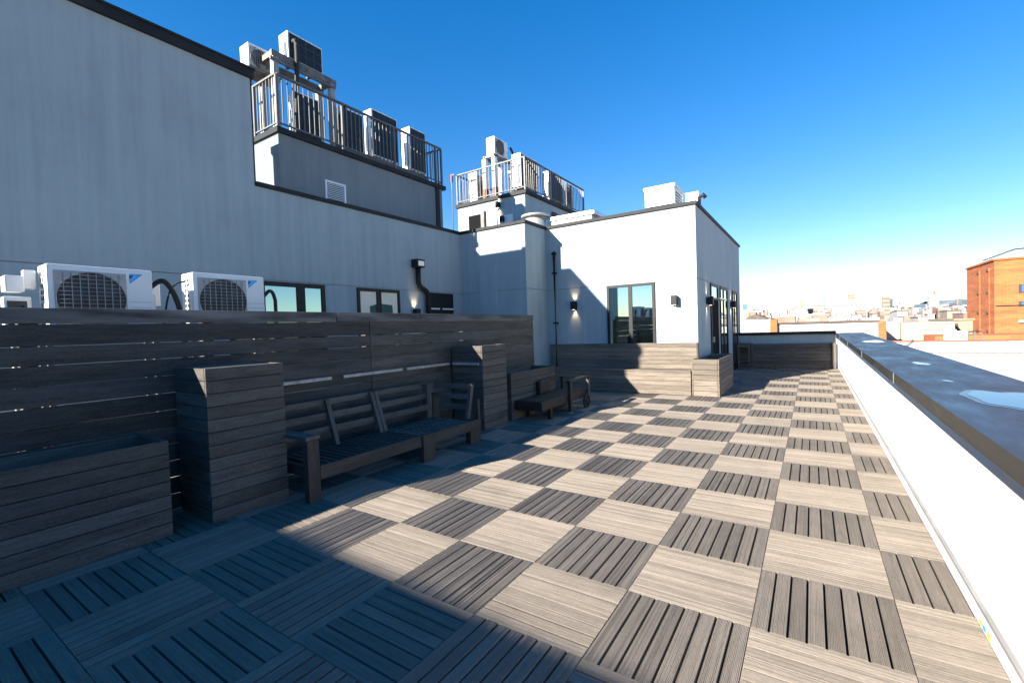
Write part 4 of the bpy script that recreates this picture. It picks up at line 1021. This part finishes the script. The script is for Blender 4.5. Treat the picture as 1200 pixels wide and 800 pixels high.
# hazy ridge
rg = MB(); r_ = random.Random(5); pts = []
for k in range(25):
    u = 1085+(1240-1085)*k/24; pr = at(u, 352.5-3.5*math.sin(k/24*2.6)+r_.uniform(-0.7, 0.7), 2600); pts.append((pr.x, pr.z))
A_ = [rg.bm.verts.new((x, 2600, z)) for x, z in pts]; B2_ = [rg.bm.verts.new((x*1.02, 3300, z*0.4)) for x, z in pts]; C_ = [rg.bm.verts.new((x*0.99, 2350, -12)) for x, z in pts]
for i in range(24): rg._f([A_[i], A_[i+1], B2_[i+1], B2_[i]]); rg._f([C_[i], C_[i+1], A_[i+1], A_[i]])
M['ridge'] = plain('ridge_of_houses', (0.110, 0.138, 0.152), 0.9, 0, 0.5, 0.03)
struct(rg.build('hills', [M['ridge']]))
# crane
cr0, cr1 = at(966, 352, 700), at(946, 353.5, 700)
ct = thing('tower_crane', 'thin tower crane standing over the low roofs', 'crane', (cr0.x, 700, -12))
MB().bar((cr0.x, 700, -12), (cr0.x, 700, cr0.z+2), 0.9, 0.9, (0, 1, 0)).build('mast', M['city_blue'], ct)
MB().bar((cr0.x+6, 700, cr0.z), (cr1.x, 700, cr1.z), 0.7, 0.7).build('jib', M['city_blue'], ct)
# everyday low buildings
kinds = [('city_white', 'low white building among the distant rooftops', 'distant low white buildings'), ('city_red', 'low red brick building among the distant rooftops', 'distant low brick buildings'),
         ('city_tan', 'low tan building among the distant rooftops', 'distant low tan buildings'), ('city_beige', 'low beige building among the distant rooftops', 'distant low beige buildings'), ('city_grey', 'low grey building among the distant rooftops', 'distant low grey buildings')]
r_ = random.Random(17); wts = [9, 3, 3, 2, 1]
for row, (Y, n, v0, v1) in enumerate(((95, 12, 369.5, 374), (150, 16, 366, 371.5), (230, 20, 364, 370), (340, 24, 362, 368), (520, 28, 360, 366), (800, 30, 358.5, 364.5))):
    us = sorted(r_.uniform(866, 1140) for _ in range(n))
    for u in us:
        wd = r_.uniform(5, 15)*(1.5 if row < 2 else 0.8); kd = r_.choices(kinds, wts)[0]
        vv = r_.uniform(v0, v1)-(u-951)*0.018
        Yj = Y*r_.uniform(0.92, 1.15)
        if r_.random() < 0.6: block(u, u+wd, vv, Yj, kd[0], kd[1], group=kd[2], depth=Y*0.03+4, win=(r_.randint(4, 8), 3.1, 0.42, 0.5, -9+row*1.2))
        else: block(u, u+wd, vv, Yj, kd[0], kd[1], group=kd[2], depth=Y*0.03+4, cornice=r_.choice(['city_brown', 'city_red', 'city_white']), roofbits=r_.randint(0, 2), seed=int(u*10))
# dark pitched roof left
p0, p1, p2 = at(872, 374, 58), at(884, 368.3, 58), at(903, 374, 58)
m = MB(); A_ = [m.bm.verts.new(q) for q in (p0, p1, p2)]; B2_ = [m.bm.verts.new((q.x, 66, q.z)) for q in (p0, p1, p2)]
m._f(A_); m._f(B2_[::-1])
for i in range(3): m._f([A_[i], A_[(i+1) % 3], B2_[(i+1) % 3], B2_[i]])
m.mat(1).box(p0.x, 58.05, -12, p2.x, 66, p0.z-0.01)
tag(m.single('gabled_house', [M['city_brown'], M['city_white']], (p1.x, 60, -12)), 'dark pitched roof just above the left white party wall', 'house')
# bare trees
M['bark'] = plain('bare_twig_bark', (0.22, 0.14, 0.09), 0.9, 0, 0.2)
def bare_tree(x, y, z0, H, seed, label):
    r_ = random.Random(seed); t = thing('bare_tree', label, 'tree', (x, y, z0), 'bare winter trees among the rooftops'); m = MB(); tr = MB()
    tr.cyl((x, y, z0), (x, y, z0+H*0.45), H*0.022, 8, H*0.014); tr.build('trunk', M['bark'], t)
    def rec(p, d, l, r, k):
        q = p+d*l; m.cyl(p, q, r, 4, r*0.6, cap=False)
        if k == 0: return
        for _ in range(3 if k > 1 else 4):
            nd = (d+Vector((r_.uniform(-.8, .8), r_.uniform(-.8, .8), r_.uniform(-.1, .6)))).normalized(); rec(p+d*l*r_.uniform(.6, 1), nd, l*r_.uniform(.55, .8), r*0.55, k-1)
    for _ in range(5):
        d = Vector((r_.uniform(-.6, .6), r_.uniform(-.6, .6), 1)).normalized(); rec(Vector((x, y, z0+H*r_.uniform(.3, .45))), d, H*.24, H*.011, 3)
    m.build('crown', M['bark'], t)
for k, (u, v, Y) in enumerate(((872, 364.5, 105), (878, 362.5, 110), (884, 365, 118), (891, 366, 125), (1006, 365.5, 190), (964, 364.5, 210), (905, 366, 170), (1128, 364, 150))):
    p_ = at(u, v, Y); bare_tree(p_.x, Y, -12, p_.z+12, 40+k, 'bare brown winter tree rising among the distant rooftops')

# ------------------------------------------------------------------ sky, sun, render
GAM, SAT, SKYS, OZ = 0.8, 1.58, 0.089, 1.6
SUN = Vector((-0.42, -1.0, 0.476)).normalized()
el = math.asin(SUN.z); az = math.atan2(SUN.x, SUN.y)
wd = bpy.data.worlds.new('World'); SC.world = wd; wd.use_nodes = True
nt = wd.node_tree; bg = nt.nodes['Background']
sky = nt.nodes.new('ShaderNodeTexSky'); sky.sky_type = 'NISHITA'; sky.sun_disc = False
sky.sun_elevation = el; sky.sun_rotation = az; sky.altitude = 0; sky.air_density = 1.0; sky.dust_density = 0.0; sky.ozone_density = OZ
gm = nt.nodes.new('ShaderNodeGamma'); gm.inputs[1].default_value = GAM
hs = nt.nodes.new('ShaderNodeHueSaturation'); hs.inputs['Saturation'].default_value = SAT
nt.links.new(sky.outputs[0], gm.inputs[0]); tint = nt.nodes.new('ShaderNodeMix'); tint.data_type = 'RGBA'; tint.blend_type = 'MULTIPLY'; tint.inputs[0].default_value = 1; tint.inputs[7].default_value = (0.92, 0.905, 1.0, 1)
nt.links.new(gm.outputs[0], tint.inputs[6]); nt.links.new(tint.outputs[2], hs.inputs['Color']); nt.links.new(hs.outputs[0], bg.inputs[0]); bg.inputs[1].default_value = SKYS
sl_ = bpy.data.lights.new('sun', 'SUN'); sl_.energy = 5.0; sl_.angle = math.radians(0.53); sl_.color = (0.98, 0.915, 0.82)
so = bpy.data.objects.new('sun', sl_); C.objects.link(so); so.rotation_euler = SUN.to_track_quat('Z', 'Y').to_euler(); so.location = SUN*50
SC.view_settings.view_transform = 'Standard'; SC.view_settings.look = 'None'; SC.view_settings.gamma = 1.0
SC.view_settings.exposure = 1.80
SC.render.engine = 'CYCLES'
cy = SC.cycles
cy.caustics_reflective = True; cy.blur_glossy = 1.0; cy.sample_clamp_indirect = 0.0; cy.use_denoising = True; cy.max_bounces = 8; cy.diffuse_bounces = 4
for o in bpy.data.objects:
    if '_base' in o: del o['_base']
